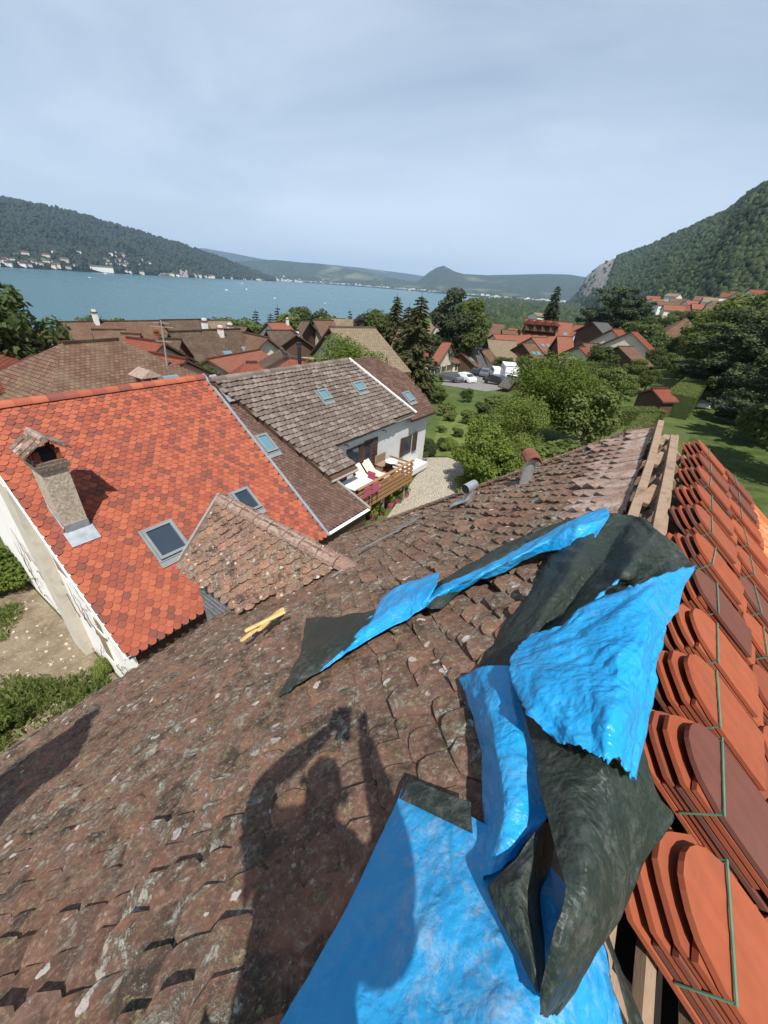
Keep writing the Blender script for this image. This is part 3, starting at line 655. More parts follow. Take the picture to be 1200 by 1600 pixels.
# ================================================================== bundles of new tiles on the right slope
BV = [tile_mesh(.28, .42, .0145, .0, 'round', .0, 3, 31, 11), tile_mesh(.28, .42, .0145, .0, 'poly', .0, 3, 32, 9), tile_mesh(.28, .39, .0145, .0, 'flat', .0, 2, 33, 3)]
BM = []
for V, F in BV:
    m_ = MB(); m_.mesh(V, F, 0, 0.); me = m_.data('tile'); me.materials.append(MT['new']); BM.append(me)
ax = math.radians(8)
A_DN = math.cos(ax)*DR-math.sin(ax)*YV                        # tile axis, head end down the slope
A_UP = -A_DN; A_AC = np.cross(A_UP, NR)
PIT = .0200; NT = 7
def strap_mesh(h, w):
    b = MB(); t = .0065; o = .0015
    b.box((0, 0, h+o), (w+.010, t, .003)); b.box((w/2+o, 0, h/2+.01), (.003, t, h-.015)); b.box((-w/2-o, 0, h/2+.01), (.003, t, h-.015))
    me = b.data('strap'); me.materials.append(MT['strap']); return me
STR = strap_mesh(.016+PIT*(NT-1)+.001, .284)
def bundle(s, y, label, n=NT, turn=0., strap=True):
    """s, y: where the strap crosses the near edge of the pile"""
    base = RS(s, y+.143, .004); e = empty('tile_bundle', base, label, 'tile bundle', 'bundles of new roof tiles on the right slope')
    Rt = rot_about(NR, turn); u, a, nn = Rt@A_UP, Rt@A_AC, NR
    for k in range(n):
        flip = (n-1-k) % 2 == 1                                   # bundled head to tail: every other end stands back
        vi = 2 if flip else (0 if k == n-1 or random.random() < .08 else 1)
        st = (-.085 if flip else .011*(n-1-k)*.9)+random.gauss(0, .004)
        org = base-u*(.26)+u*st+nn*(.016+PIT*k)+a*random.gauss(0, .002)
        if vi == 2: org = org+u*.02
        Rz = rot_about(nn, random.gauss(0, .008))
        o = bpy.data.objects.new('tile', BM[vi]); COL.objects.link(o); o.parent = e; o.matrix_parent_inverse = Matrix.Translation(-e.location)
        o.matrix_basis = Matrix(frame(org, Rz@a, Rz@u, nn).tolist())
    if strap:
        o = bpy.data.objects.new('strap', STR); COL.objects.link(o); o.parent = e; o.matrix_parent_inverse = Matrix.Translation(-e.location)
        Rs = rot_about(nn, random.gauss(0, .03)+ax*.8); o.matrix_basis = Matrix(frame(base+nn*.004, Rs@a, Rs@u, nn).tolist())
ORD = ['nearest', 'second', 'third', 'fourth', 'fifth', 'sixth', 'seventh', 'eighth', 'ninth', 'tenth', 'eleventh', 'farthest']
YS = [.62, 1.01, 1.37, 1.73, 2.13, 2.58, 3.06, 3.54, 4.05, 4.56, 5.05]
for ci, (s0, dy) in enumerate([(.345, 0), (.755, .10)]):
    for k, y in enumerate(YS):
        if y+dy > YF-.32: continue
        rowt = ['uppermost row beside the ridge opening', 'lower row on the slope', ''][ci]
        bundle(s0+.028*(y-1)+random.gauss(0, .010), y+dy+random.gauss(0, .012), 'strapped red clay tile bundle, %s in the %s' % (ORD[k], rowt), NT, random.gauss(0, .025))
# crossed fresh battens lying by the dormer
for i, (p0, p1, h) in enumerate((((377, 1001), (442, 951), .09), ((405, 984), (436, 955), .115), ((384, 985), (446, 955), .135))):
    b = MB(); A, B = on_roof(*p0, h), on_roof(*p1, h); b.bar(A, B, .045, .028, up=NL)
    o = b.build('batten_offcut', MT['newwood']); tag(o, ['longest yellow wood batten offcut lying on the roof by the dormer', 'short yellow batten offcut lying between the two longer ones by the dormer', 'upper yellow batten offcut lying crosswise beside the slate dormer cheek'][i], 'batten', 'fresh batten offcuts on the old roof')

# ================================================================== tarpaulins
def crsurf(grid, nu, nv):
    Gd = np.array(grid, float); r, c = Gd.shape[:2]
    def cr(P, t):
        n = len(P); x = t*(n-1); i = min(int(x), n-2); f = x-i
        p0 = P[max(i-1, 0)] if i > 0 else 2*P[0]-P[1]; p1, p2 = P[i], P[i+1]; p3 = P[i+2] if i+2 < n else 2*P[n-1]-P[n-2]
        return .5*((2*p1)+(-p0+p2)*f+(2*p0-5*p1+4*p2-p3)*f*f+(-p0+3*p1-3*p2+p3)*f**3)
    def ln(P, t):
        n = len(P); x = t*(n-1); i = min(int(x), n-2); f = x-i; return P[i]*(1-f)+P[i+1]*f
    cr0 = cr
    def cr(P, t): return .55*cr0(P, t)+.45*ln(P, t)
    rows = np.array([[cr(Gd[i], u) for u in np.linspace(0, 1, nu)] for i in range(r)])
    return np.array([[cr(rows[:, k], v) for k in range(nu)] for v in np.linspace(0, 1, nv)])
def sheet(name, grid, parent, up='blue', nu=48, nv=48, crease=.008, seed=0, thick=.0016, torn=(), fine=1.):
    """grid rows of (px, py, height over the roof); one face colour up, the other down"""
    nu = int(nu*1.6); nv = int(nv*1.6); P = np.array([[on_roof(px, py, h) for (px, py, h) in row] for row in grid]); S = crsurf(P, nu, nv)
    du = np.gradient(S, axis=1); dv = np.gradient(S, axis=0); N = np.cross(du, dv); N /= np.linalg.norm(N, axis=2)[..., None]+1e-9
    if (N*(-S)).sum() < 0: N = -N
    rq = random.Random(seed*13+1); lu = np.concatenate([[0], np.cumsum(np.linalg.norm(np.diff(S.mean(0), axis=0), axis=1))]); lv = np.concatenate([[0], np.cumsum(np.linalg.norm(np.diff(S.mean(1), axis=0), axis=1))])
    waves = [(rq.uniform(0, math.pi), rq.uniform(2.2, 8.0)*fine, rq.random(), rq.uniform(.6, 1.)) for _ in range(8)]+[(rq.uniform(0, math.pi), rq.uniform(10, 24)*fine, rq.random(), rq.uniform(.5, .8)) for _ in range(6)]
    for j in range(nv):
        for i in range(nu):
            p = S[j, i]; x, y = lu[i], lv[j]; wx_ = .05*mnoise.noise((x*4, y*4, seed)); wy_ = .05*mnoise.noise((x*4+9, y*4, seed)); hsum = 0
            for q_, (th, fr, ph_, am) in enumerate(waves):                     # straight sharp folds, fading in and out
                d_ = ((x+wx_)*math.cos(th)+(y+wy_)*math.sin(th))*fr+ph_; m_ = max(0, mnoise.noise((x*(2.2 if q_ < 8 else 6)+q_*7, y*(2.2 if q_ < 8 else 6), q_*3+seed))+(.15 if q_ < 8 else -.02))
                hsum += am*m_*(4*abs(d_-math.floor(d_)-.5)-1)*(3.2/fr)**.6
            hsum += .15*mnoise.noise((x*30, y*30, seed))
            S[j, i] = p+N[j, i]*crease*hsum*1.5
    rr = random.Random(seed)
    for side in torn:                                            # ragged edge
        for i in range(nu if side in 'tb' else nv):
            k = rr.uniform(-.12, .12)+4.2*mnoise.noise((i*.07+.3, seed+.5, .2))+1.8*mnoise.noise((i*.21+.7, seed+.2, 3.1))
            if side == 't': S[0, i] += (S[1, i]-S[0, i])*k
            if side == 'b': S[-1, i] += (S[-2, i]-S[-1, i])*k
            if side == 'l': S[i, 0] += (S[i, 1]-S[i, 0])*k
            if side == 'r': S[i, -1] += (S[i, -2]-S[i, -1])*k
    F = [(j*nu+i, j*nu+i+1, (j+1)*nu+i+1, (j+1)*nu+i) for j in range(nv-1) for i in range(nu-1)]
    V = S.reshape(-1, 3); f = F[len(F)//2]; n = np.cross(V[f[1]]-V[f[0]], V[f[2]]-V[f[0]]); c = V[f[0]]
    if n.dot(-c) < 0: F = [q[::-1] for q in F]
    me = npmesh(name, V, F, None, False); me.materials.append(MT[up]); me.materials.append(MT['blue' if up == 'green' else 'green'])
    o = put(name, me, None, parent); md = o.modifiers.new('thickness', 'SOLIDIFY'); md.thickness = thick; md.offset = -1; md.material_offset = 1; md.material_offset_rim = 0
    return o
tp = empty('tarpaulin', on_roof(700, 1500, .02), 'blue tarpaulin sheet lying flat over the old tiles with green folded hem', 'tarpaulin')
low = [[(628, 1232, .045), (690, 1252, .05), (745, 1280, .05), (800, 1310, .05), (860, 1355, .06), (930, 1432, .05)],
       [(600, 1300, .04), (670, 1325, .055), (745, 1345, .05), (800, 1380, .06), (870, 1420, .075), (948, 1490, .05)],
       [(535, 1428, .058), (620, 1440, .05), (700, 1460, .06), (790, 1480, .055), (880, 1500, .07), (960, 1548, .05)],
       [(482, 1525, .070), (570, 1535, .05), (680, 1550, .05), (780, 1560, .06), (880, 1580, .065), (978, 1605, .05)],
       [(428, 1615, .085), (530, 1640, .05), (650, 1650, .05), (760, 1670, .05), (880, 1690, .06), (1005, 1680, .05)],
       [(380, 1740, .085), (500, 1770, .05), (640, 1790, .05), (760, 1810, .05), (900, 1820, .06), (1040, 1800, .05)]]
sheet('sheet', low, tp, 'bluedusty', 90, 90, .0075, 1)
sheet('hem', [[(640, 1215, .062), (690, 1235, .066), (736, 1254, .064)], [(631, 1232, .066), (685, 1254, .07), (736, 1275, .068)], [(624, 1248, .06), (680, 1274, .064), (738, 1302, .062)]], tp, 'green', 26, 14, .003, 2)
sheet('side_hem', [[(930, 1425, .07), (942, 1432, .06)], [(952, 1485, .07), (962, 1490, .06)], [(968, 1545, .07), (985, 1550, .05)], [(985, 1605, .07), (1012, 1615, .04)], [(1020, 1700, .07), (1050, 1700, .04)]], tp, 'green', 8, 34, .004, 3)
tt = empty('tarpaulin', on_roof(880, 1000, .05), 'crumpled torn tarpaulin, blue one side and green the other, heaped over the ridge', 'tarpaulin')
sheet('draped_sheet', [[(925, 800, .07), (955, 801, .16), (990, 806, .10), (1030, 824, .17), (1064, 860, .12), (1088, 888, .20)],
    [(868, 852, .07), (912, 846, .16), (960, 846, .09), (1000, 860, .20), (1032, 880, .13), (1062, 902, .20)],
    [(842, 900, .06), (890, 892, .16), (935, 890, .08), (975, 896, .21), (1003, 908, .11), (1036, 918, .2)],
    [(802, 960, .05), (850, 952, .13), (895, 942, .07), (935, 932, .19), (970, 930, .10), (1012, 938, .18)],
    [(762, 1020, .05), (812, 1012, .11), (852, 1000, .07), (890, 985, .15), (930, 975, .09), (982, 962, .16)],
    [(738, 1062, .04), (782, 1068, .09), (822, 1052, .06), (870, 1032, .10), (910, 1022, .08), (962, 1012, .12)]], tt, 'green', 64, 60, .011, 4)
sheet('torn_flap', [[(828, 988, .20), (880, 977, .20), (908, 951, .21), (965, 923, .22), (1015, 904, .22), (1088, 884, .20)],
    [(796, 1026, .24), (860, 1014, .25), (915, 1000, .25), (965, 985, .26), (1010, 968, .25), (1052, 962, .22)],
    [(802, 1070, .26), (864, 1064, .28), (920, 1058, .27), (965, 1050, .28), (1000, 1044, .26), (1025, 1040, .22)],
    [(828, 1116, .26), (880, 1110, .28), (925, 1110, .27), (960, 1105, .28), (990, 1105, .26), (1018, 1104, .22)],
    [(868, 1160, .24), (895, 1166, .26), (920, 1172, .26), (945, 1182, .26), (970, 1194, .25), (996, 1217, .22)]], tt, 'blue', 80, 70, .012, 5, torn='tlb')
sheet('standing_fold', [[(716, 1060, .05), (745, 1045, .13), (790, 1042, .17), (838, 1056, .12)],
    [(732, 1096, .05), (758, 1088, .17), (800, 1088, .18), (842, 1108, .11)],
    [(750, 1170, .04), (778, 1168, .16), (815, 1172, .16), (848, 1190, .10)],
    [(755, 1250, .04), (785, 1250, .16), (822, 1254, .15), (856, 1268, .10)],
    [(751, 1325, .04), (778, 1320, .13), (808, 1314, .13), (846, 1292, .11)],
    [(750, 1374, .05), (768, 1366, .08), (785, 1358, .09), (806, 1342, .09)]], tt, 'blue', 40, 66, .008, 6)
sheet('folded_corner', [[(790, 1050, .17), (850, 1075, .19), (920, 1110, .20), (1005, 1165, .19)],
    [(822, 1125, .17), (880, 1165, .20), (950, 1198, .20), (1026, 1245, .19)],
    [(842, 1215, .18), (900, 1248, .20), (970, 1262, .19), (1053, 1277, .18)],
    [(862, 1305, .19), (915, 1338, .20), (968, 1345, .18), (1022, 1340, .16)],
    [(884, 1388, .21), (915, 1415, .19), (950, 1418, .17), (986, 1405, .14)],
    [(862, 1470, .18), (890, 1488, .17), (920, 1490, .15), (946, 1476, .12)],
    [(845, 1545, .12), (860, 1555, .12), (880, 1552, .11), (902, 1540, .09)],
    [(843, 1584, .09), (850, 1586, .09), (858, 1583, .08), (868, 1576, .07)]], tt, 'green', 60, 90, .008, 7, torn='b')
sheet('folded_lining', [[(850, 1283, .15), (858, 1288, .12), (868, 1296, .07)],
    [(802, 1344, .15), (832, 1340, .15), (862, 1335, .06)],
    [(764, 1386, .13), (808, 1390, .16), (856, 1388, .05)],
    [(784, 1440, .12), (818, 1442, .15), (852, 1444, .05)],
    [(814, 1500, .11), (834, 1500, .13), (850, 1498, .06)],
    [(838, 1550, .10), (845, 1552, .10), (852, 1550, .08)]], tt, 'green', 30, 44, .007, 8)
sheet('twisted_strip', [[(948, 793, .13), (905, 806, .15), (860, 830, .13), (800, 862, .11), (740, 892, .09), (698, 910, .10), (662, 934, .08)],
    [(952, 806, .17), (905, 822, .20), (858, 842, .17), (797, 876, .15), (736, 904, .13), (694, 924, .13), (660, 944, .10)],
    [(930, 838, .15), (888, 856, .12), (846, 864, .10), (786, 893, .08), (730, 918, .07), (690, 938, .07), (658, 954, .06)]], tt, 'blue', 90, 18, .009, 9)
sheet('strip_back', [[(900, 808, .07), (830, 832, .07), (770, 860, .06), (712, 893, .06), (678, 916, .06), (656, 948, .05)],
    [(902, 812, .13), (842, 838, .11), (784, 866, .10), (726, 898, .10), (692, 922, .12), (672, 950, .10)],
    [(902, 818, .10), (852, 845, .07), (795, 875, .06), (740, 906, .06), (706, 936, .08), (690, 952, .05)]], tt, 'green', 70, 16, .010, 10)
sheet('strip_end', [[(686, 892, .08), (640, 908, .08), (600, 930, .08), (584, 955, .07), (556, 985, .06), (515, 1032, .04)],
    [(682, 915, .14), (642, 932, .13), (606, 952, .12), (580, 975, .10), (548, 1003, .08), (508, 1040, .05)],
    [(664, 948, .08), (642, 964, .06), (616, 977, .06), (580, 997, .05), (540, 1022, .05), (500, 1050, .04)]], tt, 'blue', 64, 20, .010, 11)
sheet('strip_tail', [[(588, 952, .09), (532, 962, .07), (478, 966, .06)], [(572, 985, .08), (520, 998, .10), (470, 1018, .05)], [(530, 1022, .07), (490, 1040, .07), (453, 1056, .04)], [(500, 1050, .04), (465, 1068, .05), (432, 1092, .03)]], tt, 'green', 30, 40, .010, 12)
# ================================================================== the red-roofed house next door
RA = np.array([-13.816, 0, -3.312]); RU = np.array([.8163, 0, -.5776]); RN = np.array([.5776, 0, .8163]); RBU = np.array([-.8163, 0, -.5776])
RY0, RY1, RSL = 1.66, 8.18, 7.45
def RP(s, y, off=0): return RA+RU*s+YV*y+RN*off
zgr = ground(-12, 2)-1.5
MT['flueren'] = m_stucco('flue_render', (.58, .53, .45), .5, 3.)
rh = empty('red_roof_house', (-13.8, 5, ground(-13.8, 5)), 'old white walled house with bright orange red scale tile roof', 'house')
def roof_slab(b, pts, n, th, mat=0): slab(b, pts, n, th, mat)
b = MB(); slab(b, [RP(0, RY0, -.04), RP(RSL-.03, RY0, -.04), RP(RSL-.03, RY1, -.04), RP(0, RY1, -.04)], RN, .10)
q = [RA+RBU*s+YV*y for s, y in ((0, RY1), (RSL, RY1), (RSL, RY0), (0, RY0))]; slab(b, q, np.array([-.5776, 0, .8163]), .10); b.build('roof_deck', MT['darkwood'], rh)
b = MB(); q = [RA+RBU*s+YV*y+np.array([-.5776, 0, .8163])*.03 for s, y in ((0.1, RY1), (RSL, RY1), (RSL, RY0), (0.1, RY0))]; b.face(q, uv=[(0, 0), (0, RSL), (6.5, RSL), (6.5, 0)]); 
MT['roof_red'] = m_roof('roof_red_far', [(.26, .085, .055), (.34, .11, .065), (.40, .13, .075)], .14, .2, .1); b.build('back_roof', MT['roof_red'], rh)
RV = [tile_mesh(.205, .28, .013, .003, 'round', .002, 3, 41, 9), tile_mesh(.205, .28, .013, .003, 'round', .004, 3, 42, 9)]
T = Tiles(RV)
for k in range(int((RSL-.2)/.142)+1):
    st = .28+.142*k
    for c_ in range(33):
        y = RY0+.03+.203*c_+(.1015 if k % 2 else 0)
        if y > RY1-.02: continue
        tilt = math.atan2(.030+abs(random.gauss(0, .003)), .28); Rm = rot_about(YV, -tilt)@rot_about(RN, random.gauss(0, .012))
        T.add(frame(RP(st-.28+random.gauss(0, .004), y, .006), -(Rm@YV), Rm@RU, Rm@RN), random.randrange(2))
T.finish('scale_tile', rh, [MT['redroof']], 300, 'scale_tile_field', .142)
for i in range(18):
    b = MB(); ya = RY0-.05+.365*i; V = []; rad = .17
    for j, (yy, rr_) in enumerate(((ya, .15), (ya+.03, .165), (ya+.39, .15))):
        for q in range(9): a = math.pi*q/8; V.append((RA[0]+rr_*math.cos(a)*1.15, yy, RA[2]-.04+rr_*math.sin(a)*.9))
    F = [(j*9+q, j*9+q+1, (j+1)*9+q+1, (j+1)*9+q) for j in range(2) for q in range(8)]+[tuple(range(9)), tuple(26-q for q in range(9))]
    b.mesh(V, F, 0, random.choice((.05, .45, .93, .25, .7))); b.build('ridge_tile', MT['redroof'], rh, True)
# gable wall with external flue, openings, vines
b = MB(); wy = RY0+.14; xe = RP(RSL, 0)[0]-.1
b.face([(RA[0], wy, RA[2]-.12), (2*RA[0]-xe, wy, RP(RSL, 0)[2]-.1), (2*RA[0]-xe, wy, zgr), (xe, wy, zgr), (xe, wy, RP(RSL, 0)[2]-.1)][::-1]); b.build('gable_wall', MT['oldwall'], rh)
b = MB(); b.face([(xe-.02, wy, zgr), (xe-.02, RY1+2.4, zgr), (xe-.02, RY1+2.4, RP(RSL, 0)[2]-.1), (xe-.02, wy, RP(RSL, 0)[2]-.1)][::-1]); b.build('side_wall', MT['darkwood'], rh)  # dark timber colour stands in for the eave's shade on this wall
b = MB(); b.bar(RP(-.05, RY0-.075, -.02), RP(RSL+.02, RY0-.075, -.02), .03, .14, up=RN); b.build('verge_board', MT['plastic'], rh)
b = MB(); b.bar(RP(RSL+.03, RY0, -.09), RP(RSL+.03, RY1, -.09), .05, .07, up=RN); b.build('gutter', MT['black'], rh)
b = MB(); b.box((-12.35, wy-.12, (zgr-4.7)/2), (.95, .26, -4.7-zgr)); b.build('wall_flue', MT['flueren'], rh)
for (x, z, w, h) in ((-11.1, -6.75, .55, .62), (-9.75, -8.05, .32, .40), (-9.95, -8.95, .40, .95)):
    b = MB(); b.box((x, wy-.02, z), (w+.14, .05, h+.14), mat=0); b.box((x, wy-.05, z), (w, .03, h), mat=1); b.box((x, wy-.035, z-h/2-.09), (w+.16, .07, .05), mat=0); b.build('window', [MT['oldwall'], MT['beam']], rh)
rr = random.Random(9); b = MB()
for i in range(34):
    x, z = rr.uniform(-17, -8.6), -10.6+rr.uniform(-.3, 2.0); a = rr.uniform(1.0, 2.2); pts = [(x, wy-.03, z)]
    for j in range(rr.randrange(7, 15)):
        a += rr.uniform(-.5, .5); x += .14*math.cos(a); z += .14*math.sin(a)
        if z > RA[2]-.7*abs(x-RA[0])-.4: break
        pts.append((x, wy-.03-rr.uniform(0, .03), z))
    if len(pts) > 3: b.tube(pts, [.012-.009*k/len(pts) for k in range(len(pts))], 4)
o = b.build('climbing_vines', MT['bark'], rh); o['kind'] = 'stuff'
# chimney
cx0, cx1, cy0, cy1 = -11.15, -10.46, 2.02, 2.52; cxm, cym = (cx0+cx1)/2, (cy0+cy1)/2; zt = -4.02
b = MB(); b.box((cxm, cym, (zt-6.0)/2), (cx1-cx0, cy1-cy0, zt+6.0)); chim = b.build('chimney', MT['stone'], rh)
b = MB(); b.box((cxm, cym, zt+.06), (.80, .62, .12)); b.box((cxm, cym, zt+.15), (.72, .54, .06)); b.build('brick_band', MT['pinkbrick'] if 'pinkbrick' in MT else MT['mortar'], chim)
for dx in (-.28, 0, .28):
    for dy in (-.19, .19): b = MB(); b.box((cxm+dx, cym+dy, zt+.30), (.09, .09, .26)); b.build('brick_pier', MT['new'], chim)
b = MB(); b.box((cxm, cym, zt+.26), (.5, .3, .2)); b.build('flue_shade_block', MT['painted_hollow'], chim)  # solid dark block stands in for the shaded flue mouth
for sg in (-1, 1):
    for k in range(3):
        for c_ in range(4):
            b = MB(); P0 = np.array([cxm-.33+.22*c_+random.uniform(-.02, .02), cym+sg*(.06+.14*k), zt+.66-.10*k]); dn = np.array([0, sg*.81, -.58]); nn = np.array([0, sg*.58, .81])
            b.box(P0+nn*random.uniform(0, .02), (.21, .24, .03), (np.array([1., 0, 0]), dn, nn)); b.build('cap_tile', MT['old'] if (k+c_) % 3 else MT['pale'], chim)
b = MB(); b.tube([(cxm-.45, cym, zt+.70), (cxm+.45, cym, zt+.71)], .075, 8); b.build('cap_ridge', MT['pale'], chim)
b = MB(); b.box(RP(4.28, cym, .05), (.42, .62, .02), (RU, YV, RN)); b.box(np.array([cx1+.01, cym, RP(4.1, 0)[2]+.12]), (.02, .52, .26)); b.box(np.array([cxm, cy0-.02, RP(3.7, 0)[2]+.05]), (.72, .02, .30), (RU, YV, RN)); b.build('chimney_flashing', MT['zinc'], chim)
def velux(s0, s1, y0, y1, parent, P_, U_, N_, glass='glass', name='roof_window'):
    b = MB(); f = .075; sm, ym = (s0+s1)/2, (y0+y1)/2
    b.box(P_(sm, ym, .06), (s1-s0+.10, y1-y0+.10, .05), (U_, YV, N_))
    for (sa, ya, ds, dy) in ((s0+f/2, ym, f, y1-y0), (s1-f/2, ym, f, y1-y0), (sm, y0+f/2, s1-s0-2*f, f), (sm, y1-f/2, s1-s0-2*f, f)): b.box(P_(sa, ya, .115), (ds, dy, .09), (U_, YV, N_))
    b.box(P_(s1+.10, ym, .055), (.22, y1-y0+.12, .012), (U_, YV, N_))
    o = b.build(name, MT['frame'], parent); b = MB(); b.box(P_(sm, ym, .105), (s1-s0-2*f+.01, y1-y0-2*f+.01, .02), (U_, YV, N_)); b.build('pane', MT[glass], o); return o
velux(4.80, 5.74, 3.36, 4.16, rh, RP, RU, RN); velux(4.72, 5.55, 6.12, 6.75, rh, RP, RU, RN)
b = MB(); b.bar(RP(-.1, RY1+.05, .04), RP(RSL+.05, RY1+.05, .04), .10, .05, up=RN); b.build('verge_flashing', MT['zinc'], rh)
b = MB(); b.box(RP(.75, RY1+.28, .14), (1.3, .26, .05), (RU, YV, RN)); b.build('gutter_box', MT['zinc'], rh)

# ================================================================== the long grey-roofed house
gh = empty('grey_roof_house', (-12.5, 14, ground(-12, 14)), 'long white house with weathered grey brown tile roofs and a deck', 'house')
def inpoly(p, poly):
    x, y = p; c = False; n = len(poly)
    for i in range(n):
        (x0, y0), (x1_, y1_) = poly[i], poly[(i+1) % n]
        if (y0 > y) != (y1_ > y) and x < (x1_-x0)*(y-y0)/(y1_-y0)+x0: c = not c
    return c
def poly_roof(name, poly, off, tile_w, expo, mat, variants, limit, field, parent, dk='roof_deck', lift=.03, jit=.006, thick=.14):
    b = MB(); slab(b, [RP(s, y, off-.03) for s, y in poly], RN, thick); b.build(dk, MT['darkwood'], parent)
    T = Tiles(variants); L = variants[0][0][:, 1].max()
    smin = min(p[0] for p in poly); smax = max(p[0] for p in poly); ymin = min(p[1] for p in poly); ymax = max(p[1] for p in poly)
    k = 0; s = smin+expo
    while s < smax+.02:
        y = ymin+(tile_w/2 if k % 2 else 0)
        while y < ymax:
            if inpoly((s-expo*.5, y), poly):
                tilt = math.atan2(lift+abs(random.gauss(0, jit)), L); Rm = rot_about(YV, -tilt)@rot_about(RN, random.gauss(0, .015))
                T.add(frame(RP(s-L+random.gauss(0, jit), y, off), -(Rm@YV), Rm@RU, Rm@RN), random.randrange(len(variants)))
            y += tile_w
        s += expo; k += 1
    T.finish(name, parent, [MT[mat]], limit, field, expo)
strip = [(.35, 8.28), (7.42, 8.28), (7.42, 10.56), (.9, 8.62)]
SV = [tile_mesh(.165, .2, .014, .006, 'round', .003, 2, 51, 5)]
poly_roof('brown_tile', strip, 0, .17, .11, 'browntile', SV, 60, 'brown_tile_field', gh, lift=.03)
main = [(.44, 8.20), (1.46, 8.63), (5.77, 9.89), (5.77, 11.42), (4.46, 11.13), (4.40, 17.50), (.44, 15.95)]
GV = [tile_mesh(.235, .28, .020, .026, 'flat', .006, 2, 61, 7), tile_mesh(.235, .28, .020, .022, 'flat', .012, 2, 62, 7)]
poly_roof('grey_tile', main, .22, .228, .215, 'greytile', GV, 300, 'grey_tile_field', gh, lift=.055, jit=.010)
east = [(.40, 15.95), (.37, 18.32), (2.02, 19.68), (4.74, 19.60), (4.74, 16.5), (4.35, 17.46)]
east = [(.40, 15.95), (4.35, 17.48), (4.70, 17.0), (4.74, 19.60), (2.02, 19.68), (.37, 18.32)]
EV = [tile_mesh(.2, .24, .015, .008, 'round', .004, 2, 71, 5)]
poly_roof('brown_tile', east, .12, .21, .145, 'greytile2' if 'greytile2' in MT else 'browntile', EV, 60, 'brown_tile_field', gh, lift=.03)
b = MB(); b.bar(RP(.36, 15.93, .30), RP(4.42, 17.53, .30), .09, .07, up=RN); b.build('verge_strip', MT['plastic'], gh)
b = MB(); b.bar(RP(.9, 8.64, .08), RP(7.45, 10.60, .08), .10, .07, up=RN); b.build('verge_strip', MT['greywood'], gh)
for i in range(27):
    b = MB(); ya = 8.2+.29*i; V = []
    for j, (yy, rr_) in enumerate(((ya, .125), (ya+.31, .14))):
        for q in range(7): a = math.pi*q/6; V.append((RP(.44, 0, .2)[0]-.06+rr_*math.cos(a)*1.1, yy, RP(.44, 0, .2)[2]+.02+rr_*math.sin(a)))
    b.mesh(V, [(q, q+1, 8+q, 7+q) for q in range(6)]+[tuple(range(7)), tuple(13-q for q in range(7))]); b.build('ridge_tile', MT['greytile'], gh)
b = MB(); x_r = RP(.44, 0, .2)[0]-.06; z_r = RP(.44, 0, .2)[2]; b.face([(x_r, 8.2, z_r), (x_r, 18.3, z_r), (x_r-4.5, 18.6, z_r-3.18), (x_r-4.5, 8.2, z_r-3.18)], uv=[(0, 0), (10, 0), (10, 5.5), (0, 5.5)])
MT['roof_grey'] = m_roof('roof_grey_far', [(.12, .095, .08), (.16, .125, .105), (.2, .165, .14)], .28, .3, .2); b.build('back_roof', MT['roof_grey'], gh)
b = MB(); P0, P1 = RP(2.02, 19.68, .12), RP(.37, 18.32, .12); P2 = np.array([2*x_r-P0[0], 19.68, P0[2]]); b.face([P1, P0, P2], uv=[(1.2, 0), (0, 1.6), (2.4, 1.6)]); b.build('half_hip', MT['roof_grey'], gh)
WX = -10.32; zgg = -10.2
b = MB(); b.face([(WX, 11.0, zgg), (WX, 19.35, zgg), (WX, 19.35, RP(4.3, 0)[2]-.1), (WX, 11.0, RP(4.3, 0)[2]-.1)]); b.build('wall', MT['greyren'], gh)
b = MB(); b.face([(WX, 19.35, zgg), (2*x_r-WX, 19.35, zgg), (2*x_r-WX, 19.35, -5.9), (x_r-1.3, 19.35, -4.5), (x_r+1.3, 19.35, -4.5), (WX, 19.35, -5.95)]); b.build('gable_wall', MT['greyren'], gh)
b = MB(); b.face([(-8.05, 8.2, zgg), (-8.05, 10.55, zgg), (-8.05, 10.55, -7.6), (-8.05, 8.2, -7.6)]); b.build('wall', MT['greyren'], gh)
b = MB(); b.face([(-8.05, 10.55, zgg), (WX, 10.62, zgg), (WX, 10.62, -6.2), (-8.05, 10.55, -7.55)]); b.build('side_wall', MT['greyren'], gh)
b = MB(); b.box((-8.03, 9.3, -8.45), (.04, .05, 1.4)); b.box((-8.03, 9.7, -8.45), (.03, .7, 1.2)); b.build('wall_panel', MT['greywood'], gh)
b = MB(); b.bar(RP(7.46, 8.25, .0), RP(7.46, 10.6, .0), .10, .09, up=RN); b.build('gutter', MT['plastic'], gh)
b = MB(); b.bar(RP(4.5, 11.1, .12), RP(4.46, 17.5, .12), .09, .08, up=RN); b.build('gutter', MT['lead'], gh)
b = MB(); b.bar(RP(5.82, 9.85, .12), RP(5.82, 11.42, .12), .09, .08, up=RN); b.build('gutter', MT['greywood'], gh)
for (y0, y1_, z0, z1, nm) in ((12.25, 13.15, -7.30, -6.32, 'window'), (13.5, 14.0, -7.84, -6.25, 'door'), (16.95, 17.75, -7.95, -6.95, 'window')):
    b = MB(); b.box((WX+.02, (y0+y1_)/2, (z0+z1)/2), (.05, y1_-y0, z1-z0)); o = b.build(nm, MT['shutter'], gh)
    b = MB(); b.box((WX+.05, (y0+y1_)/2, (z0+z1)/2), (.02, (y1_-y0)*.72, (z1-z0)*.86)); b.build('pane', MT['glass'], o)
